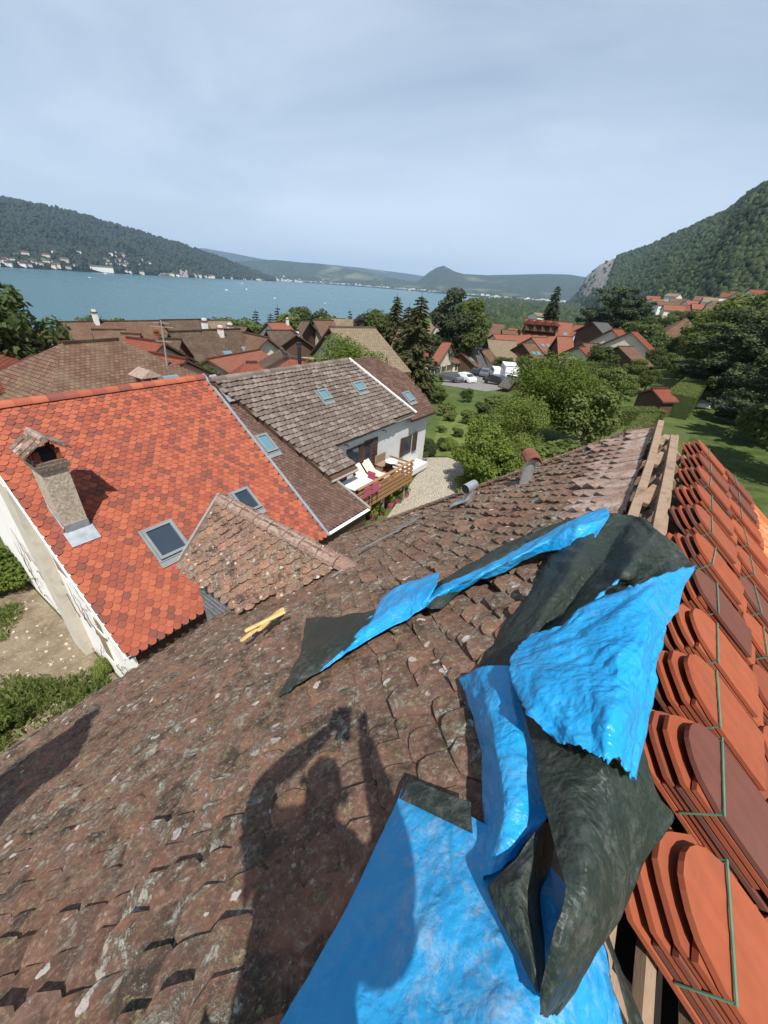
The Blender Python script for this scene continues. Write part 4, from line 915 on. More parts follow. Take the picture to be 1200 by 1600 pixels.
for (y0, y1_, z0, z1) in ((13.06, 13.42, -7.3, -6.3), (14.02, 14.48, -7.84, -6.25), (16.62, 16.95, -7.98, -6.9), (17.85, 18.30, -7.98, -6.9)):
    b = MB(); b.box((WX+.06, (y0+y1_)/2, (z0+z1)/2), (.045, y1_-y0, z1-z0)); 
    for q in range(9): b.box((WX+.09, (y0+y1_)/2, z0+(z1-z0)*(q+.5)/9), (.015, (y1_-y0)*.8, (z1-z0)/22))
    b.build('shutter', MT['shutter'], gh)
for y in (12.1, 14.9): b = MB(); b.tube([(WX, y, -6.05), (WX+.18, y, -6.0), (WX+.24, y, -6.1)], .025, 6); b.build('wall_lamp', MT['black'], gh)
b = MB(); b.box((WX+.35, 17.2, -8.85), (.7, 3.0, .35)); b.build('white_step', MT['white'], gh)
def gvelux(s0, s1, y0, y1_, off): velux(s0, s1, y0, y1_, gh, lambda s, y, o=0: RP(s, y, off+o), RU, RN, 'skyglass')
g = G('skylight_glass'); MT['skyglass'] = g.fin((.10, .22, .27), .08, spec=.6)
gvelux(1.86, 2.42, 12.25, 12.82, .24); gvelux(1.86, 2.38, 14.68, 15.36, .24); gvelux(3.05, 3.68, 17.82, 18.4, .14)
velux(3.02, 3.80, 8.28, 8.78, gh, RP, RU, RN, 'skyglass')
b = MB(); b.tube([RP(.9, 13.0, .1)-np.array([0.8, 0, .2]), RP(.9, 13.0, .1)+np.array([-.8, 0, 1.15])], .085, 10); b.tube([RP(.9, 13, .1)+np.array([-.8, 0, 1.2]), RP(.9, 13., .1)+np.array([-.8, 0, 1.32])], .12, 10); b.build('flue_pipe', MT['black'], gh)
# deck
DZ = -7.86; dx0, dx1, dy0, dy1 = WX+.03, -8.38, 10.66, 14.75
dk = empty('wooden_deck', (-9.3, 12.7, ground(-9.3, 12.7)), 'raised brown wooden deck with slatted railing in front of the grey roofed house', 'deck')
for i in range(14): x = dx0+(dx1-dx0)*(i+.5)/14; b = MB(); b.box((x, (dy0+dy1)/2, DZ), ((dx1-dx0)/14-.012, dy1-dy0, .035)); b.build('floor_board', MT['deckwood'], dk)
for y in np.arange(dy0+.1, dy1+.01, .78): b = MB(); b.box((dx1+.03, y, DZ+.25), (.07, .07, 1.25)); b.build('railing_post', MT['deckwood'], dk)
for k in range(5): b = MB(); b.box((dx1+.08, (dy0+dy1)/2, DZ-.12+.20*k), (.03, dy1-dy0, .13)); b.build('railing_slat', MT['deckwood'], dk)
for k in range(4): b = MB(); b.box(((dx0+dx1)/2+.3, dy1+.03, DZ+.1+.2*k), (dx1-dx0-.6, .03, .08)); b.build('railing_slat', MT['deckwood'], dk)
b = MB(); b.box((dx1+.05, (dy0+dy1)/2, DZ+.88), (.14, dy1-dy0+.1, .035)); b.build('handrail', MT['deckwood'], dk)
for y in (dy0+.4, 12.7, dy1-.3): b = MB(); b.box((dx1-.15, y, (DZ-10)/2), (.12, .12, 10+DZ)); b.build('support_post', MT['greywood'], dk)
t = empty('deck_table', (-9.0, 11.35, DZ+.02), 'white rectangular table with pink red chairs beside it on the deck', 'table')
b = MB(); b.box((-9.0, 11.35, DZ+.72), (.85, 1.25, .04)); b.build('table_top', MT['plastic'], t)
for dx in (-.36, .36):
    for dy in (-.55, .55): b = MB(); b.box((-9+dx, 11.35+dy, DZ+.36), (.05, .05, .7)); b.build('leg', MT['frame'], t)
def chair(x, y, rz, label):
    t = empty('deck_chair', (x, y, DZ+.02), label, 'chair', 'pink chairs round the deck table'); c, s = math.cos(rz), math.sin(rz); A = np.array([[c, s, 0], [-s, c, 0], [0, 0, 1.]])
    f = lambda p: np.array([x, y, DZ])+A.T@np.array(p)
    b = MB(); b.box(f((0, 0, .43)), (.42, .42, .03), A); b.build('seat', MT['pink'], t); b = MB(); b.box(f((0, -.2, .66)), (.40, .03, .4), A); b.build('backrest', MT['pink'], t)
    for dx in (-.18, .18):
        for dy in (-.18, .18): b = MB(); b.box(f((dx, dy, .21)), (.03, .03, .42), A); b.build('leg', MT['black'], t)
chair(-8.42, 11.1, R(90), 'pink deck chair between the white table and the railing, nearer one'); chair(-8.42, 11.65, R(90), 'pink deck chair between the white table and the railing, farther one')
chair(-9.62, 11.5, R(-90), 'pink deck chair between the white table and the house wall'); chair(-9.0, 12.2, R(180), 'pink deck chair at the far short end of the white table')
def lounger(x, y, rz, label):
    t = empty('lounge_chair', (x, y, DZ+.02), label, 'lounger', 'cream loungers on the deck'); c, s = math.cos(rz), math.sin(rz); A = np.array([[c, s, 0], [-s, c, 0], [0, 0, 1.]])
    f = lambda p: np.array([x, y, DZ])+A.T@np.array(p); ca, sa = math.cos(R(38)), math.sin(R(38))
    b = MB(); b.box(f((0, .3, .3)), (.52, .75, .03), A); b.build('seat', MT['cream'], t)
    b = MB(); b.box(f((0, -.32, .50)), (.52, .66, .03), np.array([A[0], A[1]*ca-A[2]*sa, A[2]*ca+A[1]*sa])); b.build('backrest', MT['cream'], t)
    for dx in (-.25, .25): b = MB(); b.bar(f((dx, -.35, .03)), f((dx, .5, .30)), .03); b.bar(f((dx, .45, .03)), f((dx, -.1, .32)), .03); b.build('frame', MT['deckwood'], t)
lounger(-9.75, 12.75, R(-100), 'cream fabric lounger on the deck, nearer the white table'); lounger(-9.75, 13.45, R(-100), 'cream fabric lounger on the deck, beside the dark door')
t = empty('deck_stool', (-9.0, 13.3, DZ+.02), 'small cream footstool in front of the deck loungers', 'stool'); b = MB(); b.box((-9.0, 13.3, DZ+.36), (.42, .5, .05)); b.build('seat', MT['cream'], t)
for dx in (-.17, .17):
    for dy in (-.2, .2): b = MB(); b.box((-9+dx, 13.3+dy, DZ+.18), (.03, .03, .34)); b.build('leg', MT['deckwood'], t)
t = empty('bistro_table', (-9.25, 14.3, DZ+.02), 'small round white bistro table at the far end of the deck', 'table'); b = MB(); b.tube([(-9.25, 14.3, DZ+.68), (-9.25, 14.3, DZ+.71)], .3, 18); b.build('table_top', MT['plastic'], t); b = MB(); b.tube([(-9.25, 14.3, DZ+.02), (-9.25, 14.3, DZ+.68)], [.16, .025], 10); b.build('leg', MT['black'], t)
t = empty('wooden_bench', (-9.75, 14.35, DZ+.02), 'orange brown wooden bench in the far corner of the deck', 'bench'); b = MB(); b.box((-9.75, 14.35, DZ+.42), (.45, .8, .05)); b.build('seat', MT['beam'], t); b = MB(); b.box((-9.95, 14.35, DZ+.65), (.05, .8, .4)); b.build('backrest', MT['beam'], t)
for dy in (-.33, .33): b = MB(); b.box((-9.75, 14.35+dy, DZ+.21), (.4, .06, .4)); b.build('leg', MT['beam'], t)
# ================================================================== village houses
MT['r_brown'] = m_roof('roof_brown', [(.105, .062, .045), (.15, .085, .058), (.20, .115, .075)], .18, .2, .35)
MT['r_mott'] = m_roof('roof_mottled', [(.10, .060, .045), (.155, .088, .062), (.23, .145, .095)], .20, .24, .55, .07)
MT['r_dark'] = m_roof('roof_darkbrown', [(.075, .05, .038), (.105, .07, .052), (.14, .095, .07)], .18, .2, .35)
MT['r_orange'] = m_roof('roof_orange', [(.20, .080, .055), (.25, .098, .064), (.30, .118, .074)], .2, .22, .15)
MT['r_red'] = m_roof('roof_darkred', [(.17, .050, .036), (.22, .065, .044), (.27, .082, .054)], .2, .22, .1)
MT['r_tan'] = m_roof('roof_tan', [(.165, .125, .085), (.22, .17, .115), (.28, .215, .15)], .22, .25, .4)
MT['r_slate'] = m_roof('roof_slate', [(.07, .07, .072), (.095, .095, .095), (.125, .122, .12)], .2, .25, .15)
def unit(v): v = np.array(v, float); return v/np.linalg.norm(v)
def vhouse(label, P1, P2, hw, pitch, roof, wall, hip=0, name='village_house', chim=(), sky=(), win=True, over=.5, zb=None, hip2=None, group='village houses', gext=.4, wood=False):
    P1 = np.array(P1, float); P2 = np.array(P2, float); P2[2] = P1[2]; L = np.linalg.norm(P2-P1); e = (P2-P1)/L; sd = np.array([-e[1], e[0], 0]); mid = (P1+P2)/2
    if hip2 is None: hip2 = hip
    if not hip: P1 = P1-e*gext
    if not hip2: P2 = P2+e*gext
    L = np.linalg.norm(P2-P1)
    dz = hw*math.tan(R(pitch)); ze = P1[2]-dz; zg = (min(G_(mid), G_(mid+sd*hw), G_(mid-sd*hw))-1.2) if zb is None else ze-zb
    if zg > ze-2.2: zg = ze-2.6
    h = empty(name, (mid[0], mid[1], zg), label, 'house', group); sl = hw/math.cos(R(pitch)); Z = np.array([0, 0, 1.])
    E1, E2 = P1-e*hip, P2+e*hip2; th = np.array([0, 0, -.16])
    b = MB()
    for sg in (-1, 1):
        q = [P1, P2, E2+sd*sg*hw-Z*dz, E1+sd*sg*hw-Z*dz]; uv = [(hip, 0), (hip+L, 0), (hip+L+hip2, sl), (0, sl)]
        if sg > 0: q = q[::-1]; uv = uv[::-1]
        b.face(q, 0, uv=uv); b.face([p+th for p in q[::-1]], 1, uv=uv[::-1])
        o1 = E1+sd*sg*hw-Z*dz; o2 = E2+sd*sg*hw-Z*dz; b.face([o1, o2, o2+th, o1+th], 1)
        for (ra, ea) in ((P1, o1), (P2, o2)): b.face([ra, ea, ea+th, ra+th], 1)
    for hp, Pp, Ep in ((hip, P1, E1), (hip2, P2, E2)):
        if hp: 
            q = [Pp, Ep-sd*hw-Z*dz, Ep+sd*hw-Z*dz]; b.face(q, 0, uv=[(hw, 0), (0, hp*1.15), (2*hw, hp*1.15)]); b.face([p+th for p in q[::-1]], 1)
    rf = b.build('roof', [MT[roof], MT['darkwood']], h)
    b = MB(); b.bar(P1+Z*.02, P2+Z*.02, .26, .14); b.build('ridge_cap', MT[roof], h) if not hip else b.build('ridge_cap', MT['r_brown'], h)
    w = hw-over; A = (E1 if hip else P1+e*over); B = (E2 if hip2 else P2-e*over)
    if hip: A = A+e*over
    if hip2: B = B-e*over
    zew = ze+over*math.tan(R(pitch))-.12; b = MB()
    c = [A-sd*w, B-sd*w, B+sd*w, A+sd*w]; lo = [np.array([p[0], p[1], zg]) for p in c]; hi = [np.array([p[0], p[1], zew]) for p in c]
    for i in range(4): j = (i+1) % 4; b.face([lo[i], lo[j], hi[j], hi[i]])
    if not hip: b.face([hi[0], hi[3], np.array([A[0], A[1], P1[2]-.2])], 1 if wood else 0)
    if not hip2: b.face([hi[1], np.array([B[0], B[1], P1[2]-.2]), hi[2]], 1 if wood else 0)
    b.build('wall', [MT[wall], MT['darkwood']], h)
    if win:
        Lw = np.linalg.norm(B-A); Hh = zew-zg
        for (o0, d, nn, ln) in ((A-sd*w, e, -sd, Lw), (B+sd*w, -e, sd, Lw), (A+sd*w, -sd, -e, 2*w), (B-sd*w, sd, e, 2*w)):
            m = o0+d*ln/2
            if nn.dot(-m) < 0: continue
            k = max(1, min(4, int(ln/2.6)))
            for i in range(k):
                for zf in ([zew-1.25] if Hh < 4.6 else [zew-1.25, zew-3.9]):
                    if zf < zg+1.2: continue
                    c0 = o0+d*ln*(i+.5)/k; c0 = np.array([c0[0], c0[1], zf]); ax3 = (d, nn, Z)
                    b = MB(); b.box(c0+nn*.02, (1.0, .06, 1.25), ax3, 0); b.box(c0+nn*.045, (.84, .04, 1.08), ax3, 1)
                    for s2 in (-1, 1): b.box(c0+nn*.05+d*s2*.78, (.5, .05, 1.25), ax3, 2)
                    b.build('window', [MT['plastic'], MT['glass'], MT['shutter']], h)
    for t, sg, f, hh, mt in chim:
        p = P1+(P2-P1)*t+sd*sg*hw*f-Z*dz*f; b = MB(); b.box(p+Z*(hh*.4-.5), (.42, .55, hh*.8+1.0), (e, sd, Z), 0); b.box(p+Z*(hh*.8+.05), (.55, .68, .10), (e, sd, Z), 1); b.box(p+Z*(hh*.8+.2), (.32, .42, .2), (e, sd, Z), 0); b.build('chimney', [MT[mt], MT['new']], rf)
    for t, sg, f in sky:
        p = P1+(P2-P1)*t+sd*sg*hw*f-Z*dz*f; dn = unit(sd*sg*math.cos(R(pitch))-Z*math.sin(R(pitch))); n_ = np.cross(e, dn); n_ = n_ if n_[2] > 0 else -n_
        b = MB(); b.box(p+n_*.05, (.9, 1.15, .12), (e, dn, n_), 0); b.box(p+n_*.09, (.74, .98, .08), (e, dn, n_), 1); b.build('roof_window', [MT['frame'], MT['skyglass']], rf)
    return h
def RG(p1, p2, D):
    P1 = atdist(p1[0], p1[1], D); P2 = hit(p2[0], p2[1], 2, P1[2]); return P1, P2
def side_of_cam(P1, P2):
    e = unit(P2-P1); sd = np.array([-e[1], e[0], 0]); return 1 if sd.dot(-(P1+P2)/2) > 0 else -1
def VH(label, p1, p2, D, hw, pitch, roof, wall, **k):
    P1, P2 = RG(p1, p2, D)
    if D >= 60:                                             # ridge ends: keep the depth skew within reason
        a2 = ray(p2[0], 480); lat = abs(p2[0]-p1[0])/601*D; D2 = math.hypot(P2[0], P2[1]); D2 = min(max(D2, D-.45*lat), D+.45*lat); h2 = math.hypot(a2[0], a2[1]); P2 = np.array([a2[0]/h2*D2, a2[1]/h2*D2, P1[2]])
    sc = side_of_cam(P1, P2)
    if 'chim' in k: k['chim'] = [(t, s*sc, f, h, m) for t, s, f, h, m in k['chim']]
    if 'sky' in k: k['sky'] = [(t, s*sc, f) for t, s, f in k['sky']]
    return vhouse(label, P1, P2, hw, pitch, roof, wall, **k)
hh = VH('house with broad hipped mottled brown roof right behind the red roof', (97, 536), (184, 530), 27, 5.6, 30, 'r_mott', 'cream', hip=4.6, sky=[(1.25, 1, .62)], chim=[(1.0, 1, .95, .5, 'white')])
# small tiled chimney and vent on it
P = atdist(228, 588, 23.5); b = MB()
for dx in (-.35, .35):
    for dy in (-.25, .25): b.box(P+np.array([dx, dy, -.2]), (.2, .2, .55))
b.box(P+np.array([0, 0, -.7]), (1.0, .8, .6)); b.mesh([P+np.array(v) for v in ((-.7, -.55, .05), (.7, -.55, .05), (.7, .55, .05), (-.7, .55, .05), (-.6, 0, .38), (.6, 0, .38))], [(0, 1, 5, 4), (2, 3, 4, 5), (1, 2, 5), (3, 0, 4), (3, 2, 1, 0)]); b.build('tiled_chimney', MT['pale'], hh)
VH('house with long plain red brown roof at the far left edge', (-40, 562), (56, 516), 31, 4.5, 28, 'r_red', 'cream', sky=[(.75, 1, .4)])
VH('lower red brown roofed house in front of the far left one', (-30, 596), (72, 548), 27, 3.2, 26, 'r_red', 'cream', chim=[(.8, 1, .3, .5, 'new')])
VH('small red brown gable roof between the hipped house and long roof', (80, 520), (100, 524), 46, 4, 32, 'r_red', 'white', win=False)
VH('long brown roofed house along the lake with white chimney', (97, 503), (250, 501), 58, 7.5, 27, 'r_brown', 'white', chim=[(.32, 1, .05, 1.4, 'white'), (.80, 1, .35, .5, 'new')])
VH('brown roofed house joined to the right end of the long roof', (255, 500), (310, 499), 60, 7, 27, 'r_dark', 'cream')
VH('low red brown roofed house with skylight and white chimney behind hipped house', (205, 528), (250, 534), 36, 4.6, 30, 'r_red', 'cream', chim=[(.55, 1, .75, .9, 'white')], sky=[(.15, 1, .5)])
VH('low house with weathered red tiles below the tall aerial mast', (240, 552), (285, 560), 31, 4.2, 28, 'r_red', 'cream', win=False)
VH('brown gabled house with cream gable and dark balcony', (270, 518), (309, 517), 44, 4.4, 38, 'r_dark', 'cream', wood=True)
VH('brown roofed house with two skylights and three white chimneys', (309, 516), (370, 514), 47, 6.5, 36, 'r_dark', 'cream', sky=[(.35, 1, .45), (.80, 1, .40)], chim=[(.3, -1, .1, 1.5, 'white'), (.48, 1, .1, .8, 'white'), (.85, -1, .1, .9, 'white')])
VH('house with dark roof standing behind the three chimneys', (318, 501), (352, 500), 75, 6, 34, 'r_tan', 'white', win=False)
VH('dark brown chalet with wide eaves among the lakeside trees', (362, 508), (380, 510), 66, 6, 24, 'r_dark', 'darkwood', win=False)
VH('house with cream gable and small dark windows, red brown roof', (380, 519), (416, 527), 50, 4.8, 36, 'r_brown', 'cream')
VH('low orange roofed building with two tiny skylights', (329, 560), (402, 547), 38, 4.4, 22, 'r_orange', 'white', sky=[(.5, 1, .65), (.75, 1, .6)], win=False)
VH('low dark red hipped roof just above the grey ridge', (384, 566), (402, 566), 31, 3.6, 30, 'r_red', 'cream', hip=2.2, win=False)
VH('white gabled house under dark overhanging roof between red roofs', (446, 553), (440, 545), 35, 4.2, 30, 'r_dark', 'white', win=False)
VH('dark red hipped roof left of the bright green tree', (456, 559), (492, 565), 30, 3.8, 28, 'r_red', 'cream', hip=1.6, hip2=1.2, win=False)
VH('small orange roofed house among the lakeside trees', (420, 504), (446, 504), 88, 6, 26, 'r_orange', 'white', chim=[(.9, 1, .1, 1.2, 'white')], win=False)
VH('dark brown roofed house in front of the lakeside conifers', (420, 516), (462, 516), 64, 5.5, 34, 'r_dark', 'cream', chim=[(.8, 1, .3, 1.0, 'white')])
VH('dark timber chalet with a white dish under its gable', (481, 502), (474, 497), 72, 5.2, 34, 'r_dark', 'darkwood', win=False)
VH('red brown roofed house right of the timber chalet', (492, 500), (518, 499), 74, 5.5, 36, 'r_brown', 'cream')
VH('gabled timber house with wide dark eaves and cream wall', (463, 521), (456, 516), 56, 4.6, 34, 'r_dark', 'pinkren', wood=True)
VH('long tan roofed house behind the bright green tree', (520, 511), (586, 512), 42, 5.6, 31, 'r_tan', 'white', hip2=1.2)
VH('house with pointed tan hipped roof before the lake', (544, 498), (550, 498), 95, 6, 42, 'r_tan', 'cream', hip=6, win=False)
VH('white gabled house half hidden behind the tall brown conifer', (637, 514), (630, 506), 62, 3.4, 38, 'r_brown', 'white')
VH('house with steep tan roof beside the dark pine', (683, 493), (690, 497), 110, 6.25, 44, 'r_tan', 'cream', win=False)
VH('red brown roofed house with white dormer wall near parked cars', (690, 517), (733, 518), 100, 7.89474, 36, 'r_brown', 'cream')
VH('small orange roofed house with dormer above the parking place', (694, 534), (711, 536), 92, 5.85455, 36, 'r_orange', 'cream')
VH('brown shed with skylight beside the car park wall', (722, 551), (738, 551), 94, 4.55758, 28, 'r_brown', 'darkwood', sky=[(.5, 1, .5)], win=False)
VH('tall dark slate roofed house with white gable tip', (738, 521), (754, 522), 98, 6.16, 46, 'r_slate', 'white', win=False)
VH('barn with long streaked tan roof right of the slate roof', (764, 530), (815, 534), 102, 7.84615, 28, 'r_tan', 'darkwood', win=False)
VH('brown roof with pale curved gable behind the tan barn', (770, 505), (792, 507), 125, 7.5, 34, 'r_brown', 'cream', win=False)
VH('orange roofed house in the middle of the village cluster', (772, 522), (826, 523), 118, 7.375, 26, 'r_orange', 'white')
VH('brown roofed barn in front of the orange roofs', (818, 536), (846, 534), 98, 7.73684, 30, 'r_brown', 'darkwood', sky=[(.3, 1, .4), (.7, 1, .4)], win=False)
bg_ = VH('big red roofed building with a row of dormers', (824, 498), (900, 505), 128, 8, 34, 'r_orange', 'white', sky=[(.9, 1, .5)])
for k in range(4):
    P = atdist(826+k*12.5, 511+k*1.0, 123); b = MB(); b.box(P, (2.2, 2.2, 1.6), (unit((1, .6, 0)), unit((-.6, 1, 0)), np.array([0, 0, 1.]))); b.mesh([P+np.array(v) for v in ((-1.6, -1.6, .8), (1.6, -1.6, .8), (1.6, 1.6, .8), (-1.6, 1.6, .8), (0, -1.4, 1.9), (0, 1.6, 1.9))], [(0, 3, 5, 4), (1, 4, 5, 2), (0, 4, 1), (3, 2, 5)], 1); b.build('dormer', [MT['darkwood'], MT['r_red']], bg_)
VH('orange chalet roof with timber gable and balcony', (873, 525), (906, 528), 106, 6.81429, 36, 'r_orange', 'darkwood', wood=True)
VH('low orange roof with two skylights left of the chalet gable', (832, 527), (866, 524), 112, 6.08696, 26, 'r_orange', 'cream', sky=[(.3, 1, .5), (.6, 1, .5)], win=False)
VH('low brown roofed house behind the leafy tree', (912, 536), (952, 535), 98, 5.5, 28, 'r_brown', 'cream', win=False)
VH('dark timber chalet under the spreading cedar', (928, 503), (955, 504), 118, 6, 24, 'r_slate', 'darkwood', win=False)
VH('red roofed house, left one of the pair below the cedar', (958, 514), (982, 513), 108, 6, 30, 'r_red', 'cream', win=False)
VH('red roofed house, right one of the pair below the cedar', (987, 518), (1008, 516), 104, 5.6, 30, 'r_red', 'cream', win=False)
VH('long brown roof with dark open side behind the garden trees', (968, 541), (1010, 541), 84, 5, 26, 'r_brown', 'darkwood', win=False)
VH('white villa with steep brown hipped roof among dark trees', (1073, 497), (1079, 497), 128, 9, 40, 'r_brown', 'white', hip=8)
VH('small garden hut with plain red roof by the hedge', (1021, 607), (1041, 607), 47, 1.7, 26, 'r_red', 'darkwood', win=False, zb=1.9, gext=.2, over=.25)
VH('white flat villa far away among the trees', (834, 488), (848, 489), 250, 6, 14, 'r_tan', 'white', win=False)
VH('low brown roofed house just right of the slate roof', (752, 546), (776, 547), 96, 4.5, 28, 'r_brown', 'cream', win=False)
VH('red brown roofed house behind the streaked tan barn', (786, 515), (812, 517), 122, 6, 32, 'r_brown', 'white')
VH('small orange roofed house left of the dormered building', (798, 512), (816, 514), 134, 5, 30, 'r_orange', 'cream', win=False)
VH('orange roofed annex joined to the right of the dormered building', (902, 507), (920, 509), 130, 6, 32, 'r_orange', 'white', win=False)
VH('dark red roofed house between chalet gable and low brown roof', (906, 542), (932, 544), 92, 4.6, 28, 'r_red', 'cream', win=False)
VH('brown roofed house in front of the dark pine', (700, 507), (724, 509), 112, 5, 36, 'r_brown', 'cream')
VH('small brown gable roof right before the long lakeside roof', (196, 521), (213, 522), 46, 3, 36, 'r_brown', 'white', win=False)
VH('brown roofed house between the mast and the gabled house', (256, 529), (276, 530), 40, 3.4, 34, 'r_dark', 'cream', win=False)
VH('low brown roof in front of the long lakeside roof', (150, 515), (190, 515), 50, 3.6, 28, 'r_brown', 'white', win=False)
VH('tan roofed house by the lake left of the purple tree', (520, 497), (538, 498), 100, 5, 34, 'r_tan', 'cream', win=False)
VH('red roofed house between the conifers and the slate roof', (655, 536), (676, 538), 74, 4.6, 34, 'r_red', 'white', win=False)
ORDL = ['leftmost', 'second', 'third', 'fourth', 'fifth', 'sixth', 'seventh', 'eighth', 'ninth', 'tenth', 'eleventh', 'twelfth', 'thirteenth', 'fourteenth', 'fifteenth', 'sixteenth', 'seventeenth', 'rightmost']
CNAME = {'r_orange': 'orange', 'r_brown': 'brown', 'r_tan': 'tan', 'r_red': 'dark red'}
for i, (px, py, D, rf_) in enumerate(sorted([(1012, 462, 420, 'r_orange'), (1018, 466, 400, 'r_orange'), (1038, 476, 330, 'r_orange'), (1048, 466, 420, 'r_brown'), (1058, 470, 400, 'r_brown'), (1072, 469, 380, 'r_orange'), (1086, 462, 430, 'r_brown'), (1082, 474, 340, 'r_orange'), (1104, 477, 300, 'r_brown'), (1100, 464, 380, 'r_tan'), (1128, 457, 420, 'r_red'), (1142, 455, 430, 'r_brown'), (1152, 457, 400, 'r_brown'), (1172, 452, 380, 'r_red'), (1045, 458, 480, 'r_tan'), (1112, 470, 330, 'r_brown'), (1064, 476, 340, 'r_red'), (1026, 470, 390, 'r_brown')])):
    P1 = atdist(px, py, D); a = RNG.uniform(-.6, .9); P2 = P1+np.array([math.cos(a), math.sin(a), 0])*RNG.uniform(8, 14); vhouse('small %s roofed hamlet house at the mountain foot, %s counting from the left' % (CNAME[rf_], ORDL[i]), P1, P2, RNG.uniform(4.5, 6), 30, rf_, 'white' if i % 3 else 'cream', win=False, zb=7, group='hamlet houses at the mountain foot')
# mast, crane
b = MB(); P = atdist(263, 585, 27); Q = atdist(251, 500, 27); b.tube([P, (P+Q)/2+np.array([.03, 0, 0]), Q], [.06, .05, .035], 6)
for k, (f, w_) in enumerate(((.95, .5), (.88, .7), (.62, .5))): c0 = P+(Q-P)*f; b.bar(c0-np.array([w_*.8, w_*.5, 0]), c0+np.array([w_*.8, w_*.5, 0]), .035)
tag(b.build('aerial_mast', MT['greywood']), 'tall thin aerial mast rising behind the red ridge', 'mast')
cr = empty('tower_crane', atdist(1151, 465, 520), 'slanted yellow construction crane standing by the hamlet', 'crane')
b = MB(); b.bar(atdist(1151, 465, 520), atdist(1158, 442, 520), 1.3); b.bar(atdist(1158, 442, 520), atdist(1164, 424, 520), 1.0); b.build('mast', MT['newwood'], cr); b = MB(); b.box(atdist(1163.5, 425, 520), (3.0, 3.0, 4.5)); b.build('cab', MT['newwood'], cr)

# ================================================================== houses across the lake
def hillpt(hname, px, t):
    S, RK, nt2 = HILLS[hname]; lo = None
    u = np.array([proj(S[i, 0])[0] for i in range(S.shape[0])]); i = int(np.argmin(np.abs(u-px))); j = min(int(t*(nt2-1)), nt2-2); f = t*(nt2-1)-j; return S[i, j]*(1-f)+S[i, j+1]*f
def tiny(w, l, h, mats):
    b = MB(); b.box((0, 0, h/2-2), (l, w, h+4)); b.mesh([(-l/2-1, -w/2-1, h), (l/2+1, -w/2-1, h), (l/2+1, w/2+1, h), (-l/2-1, w/2+1, h), (-l/2, 0, h+w*.33), (l/2, 0, h+w*.33)], [(0, 1, 5, 4), (2, 3, 4, 5), (1, 2, 5), (3, 0, 4)], 1)
    me = b.data('house'); [me.materials.append(m) for m in mats]; return me
TINY = [tiny(11, 16, 9, (MT['white'], MT['r_brown'])), tiny(12, 22, 10, (MT['cream'], MT['r_tan'])), tiny(13, 34, 13, (MT['white'], MT['r_slate']))]
rr = random.Random(21)
def shore_house(px, t, k, label='tiny pale house on the wooded shore across the lake', grp='houses on the far shore'):
    P = hillpt('wooded_hill', px, t); o = bpy.data.objects.new('shore_house', TINY[k]); COL.objects.link(o); o.location = P; a = math.atan2(P[1], P[0]); o.rotation_euler = (0, 0, a+math.pi/2+rr.uniform(-.5, .5)); tag(o, label, 'house', grp)
    o.scale = (rr.uniform(.9, 1.5),)*3
for i in range(34): shore_house(rr.uniform(-6, 122), abs(rr.gauss(.025, .05))+.01, rr.choice((0, 0, 1)))
for i in range(30): shore_house(rr.gauss(205, 24), .17+rr.uniform(-.07, .10), rr.choice((0, 0, 1)))
for i in range(22): shore_house(rr.uniform(195, 420), rr.uniform(.005, .03), rr.choice((0, 1)))
for i in range(7): shore_house(rr.uniform(365, 412), rr.uniform(.1, .4), 0)
P = hillpt('wooded_hill', 162, .012); o = bpy.data.objects.new('shore_hotel', tiny(22, 105, 20, (MT['white'], MT['r_tan']))); COL.objects.link(o); o.location = P; o.rotation_euler = (0, 0, math.atan2(P[1], P[0])+math.pi/2); tag(o, 'long white hotel building on the shore below the wooded hill', 'building')
b = MB()
for i in range(1500):
    hn = 'town_hill' if rr.random() < .5 else 'peaked_hill'
    px = rr.uniform(425, 650) if hn == 'town_hill' else rr.uniform(640, 915)
    t = min(.5, abs(rr.gauss(.06, .17))); P = hillpt(hn, px, t); w = rr.uniform(12, 38); h = rr.uniform(8, 20)*(1.6 if rr.random() < .06 else 1); b.box(P+np.array([0, 0, h/2-2]), (w, rr.uniform(12, 30), h+4), mat=rr.choice((0, 0, 0, 1, 2)))
tag(b.build('far_town', [MT['white'], MT['cream'], MT['r_brown']]), 'pale far-off town spread along the end of the lake', None, None, 'stuff')
# far shore woods in front of the town
VV = []; n_ = 0
for i in range(2600):
    hn = 'town_hill' if rr.random() < .45 else 'peaked_hill'; px = rr.uniform(470, 650) if hn == 'town_hill' else rr.uniform(640, 900)
    P = hillpt(hn, px, abs(rr.gauss(0.005, .02))); s = rr.uniform(7, 15); VV.append(ICO_V*np.array([s*1.5, s*1.5, s])+P+np.array([0, 0, s*.3])); n_ += 1
for i in range(1500):
    hn = 'town_hill' if rr.random() < .45 else 'peaked_hill'; px = rr.uniform(430, 650) if hn == 'town_hill' else rr.uniform(640, 915)
    P = hillpt(hn, px, rr.uniform(.03, .55)); s = rr.uniform(8, 18); VV.append(ICO_V*np.array([s*1.6, s*1.6, s])+P+np.array([0, 0, s*.2])); n_ += 1
tag(put('far_woods', npmesh('far_woods', np.concatenate(VV), (ICO_F[None]+np.arange(n_)[:, None, None]*12).reshape(-1, 3), np.repeat(RNG.random(n_), 20)), MT['woods']), 'belt of trees along the far lake shore before the town', None, None, 'stuff')
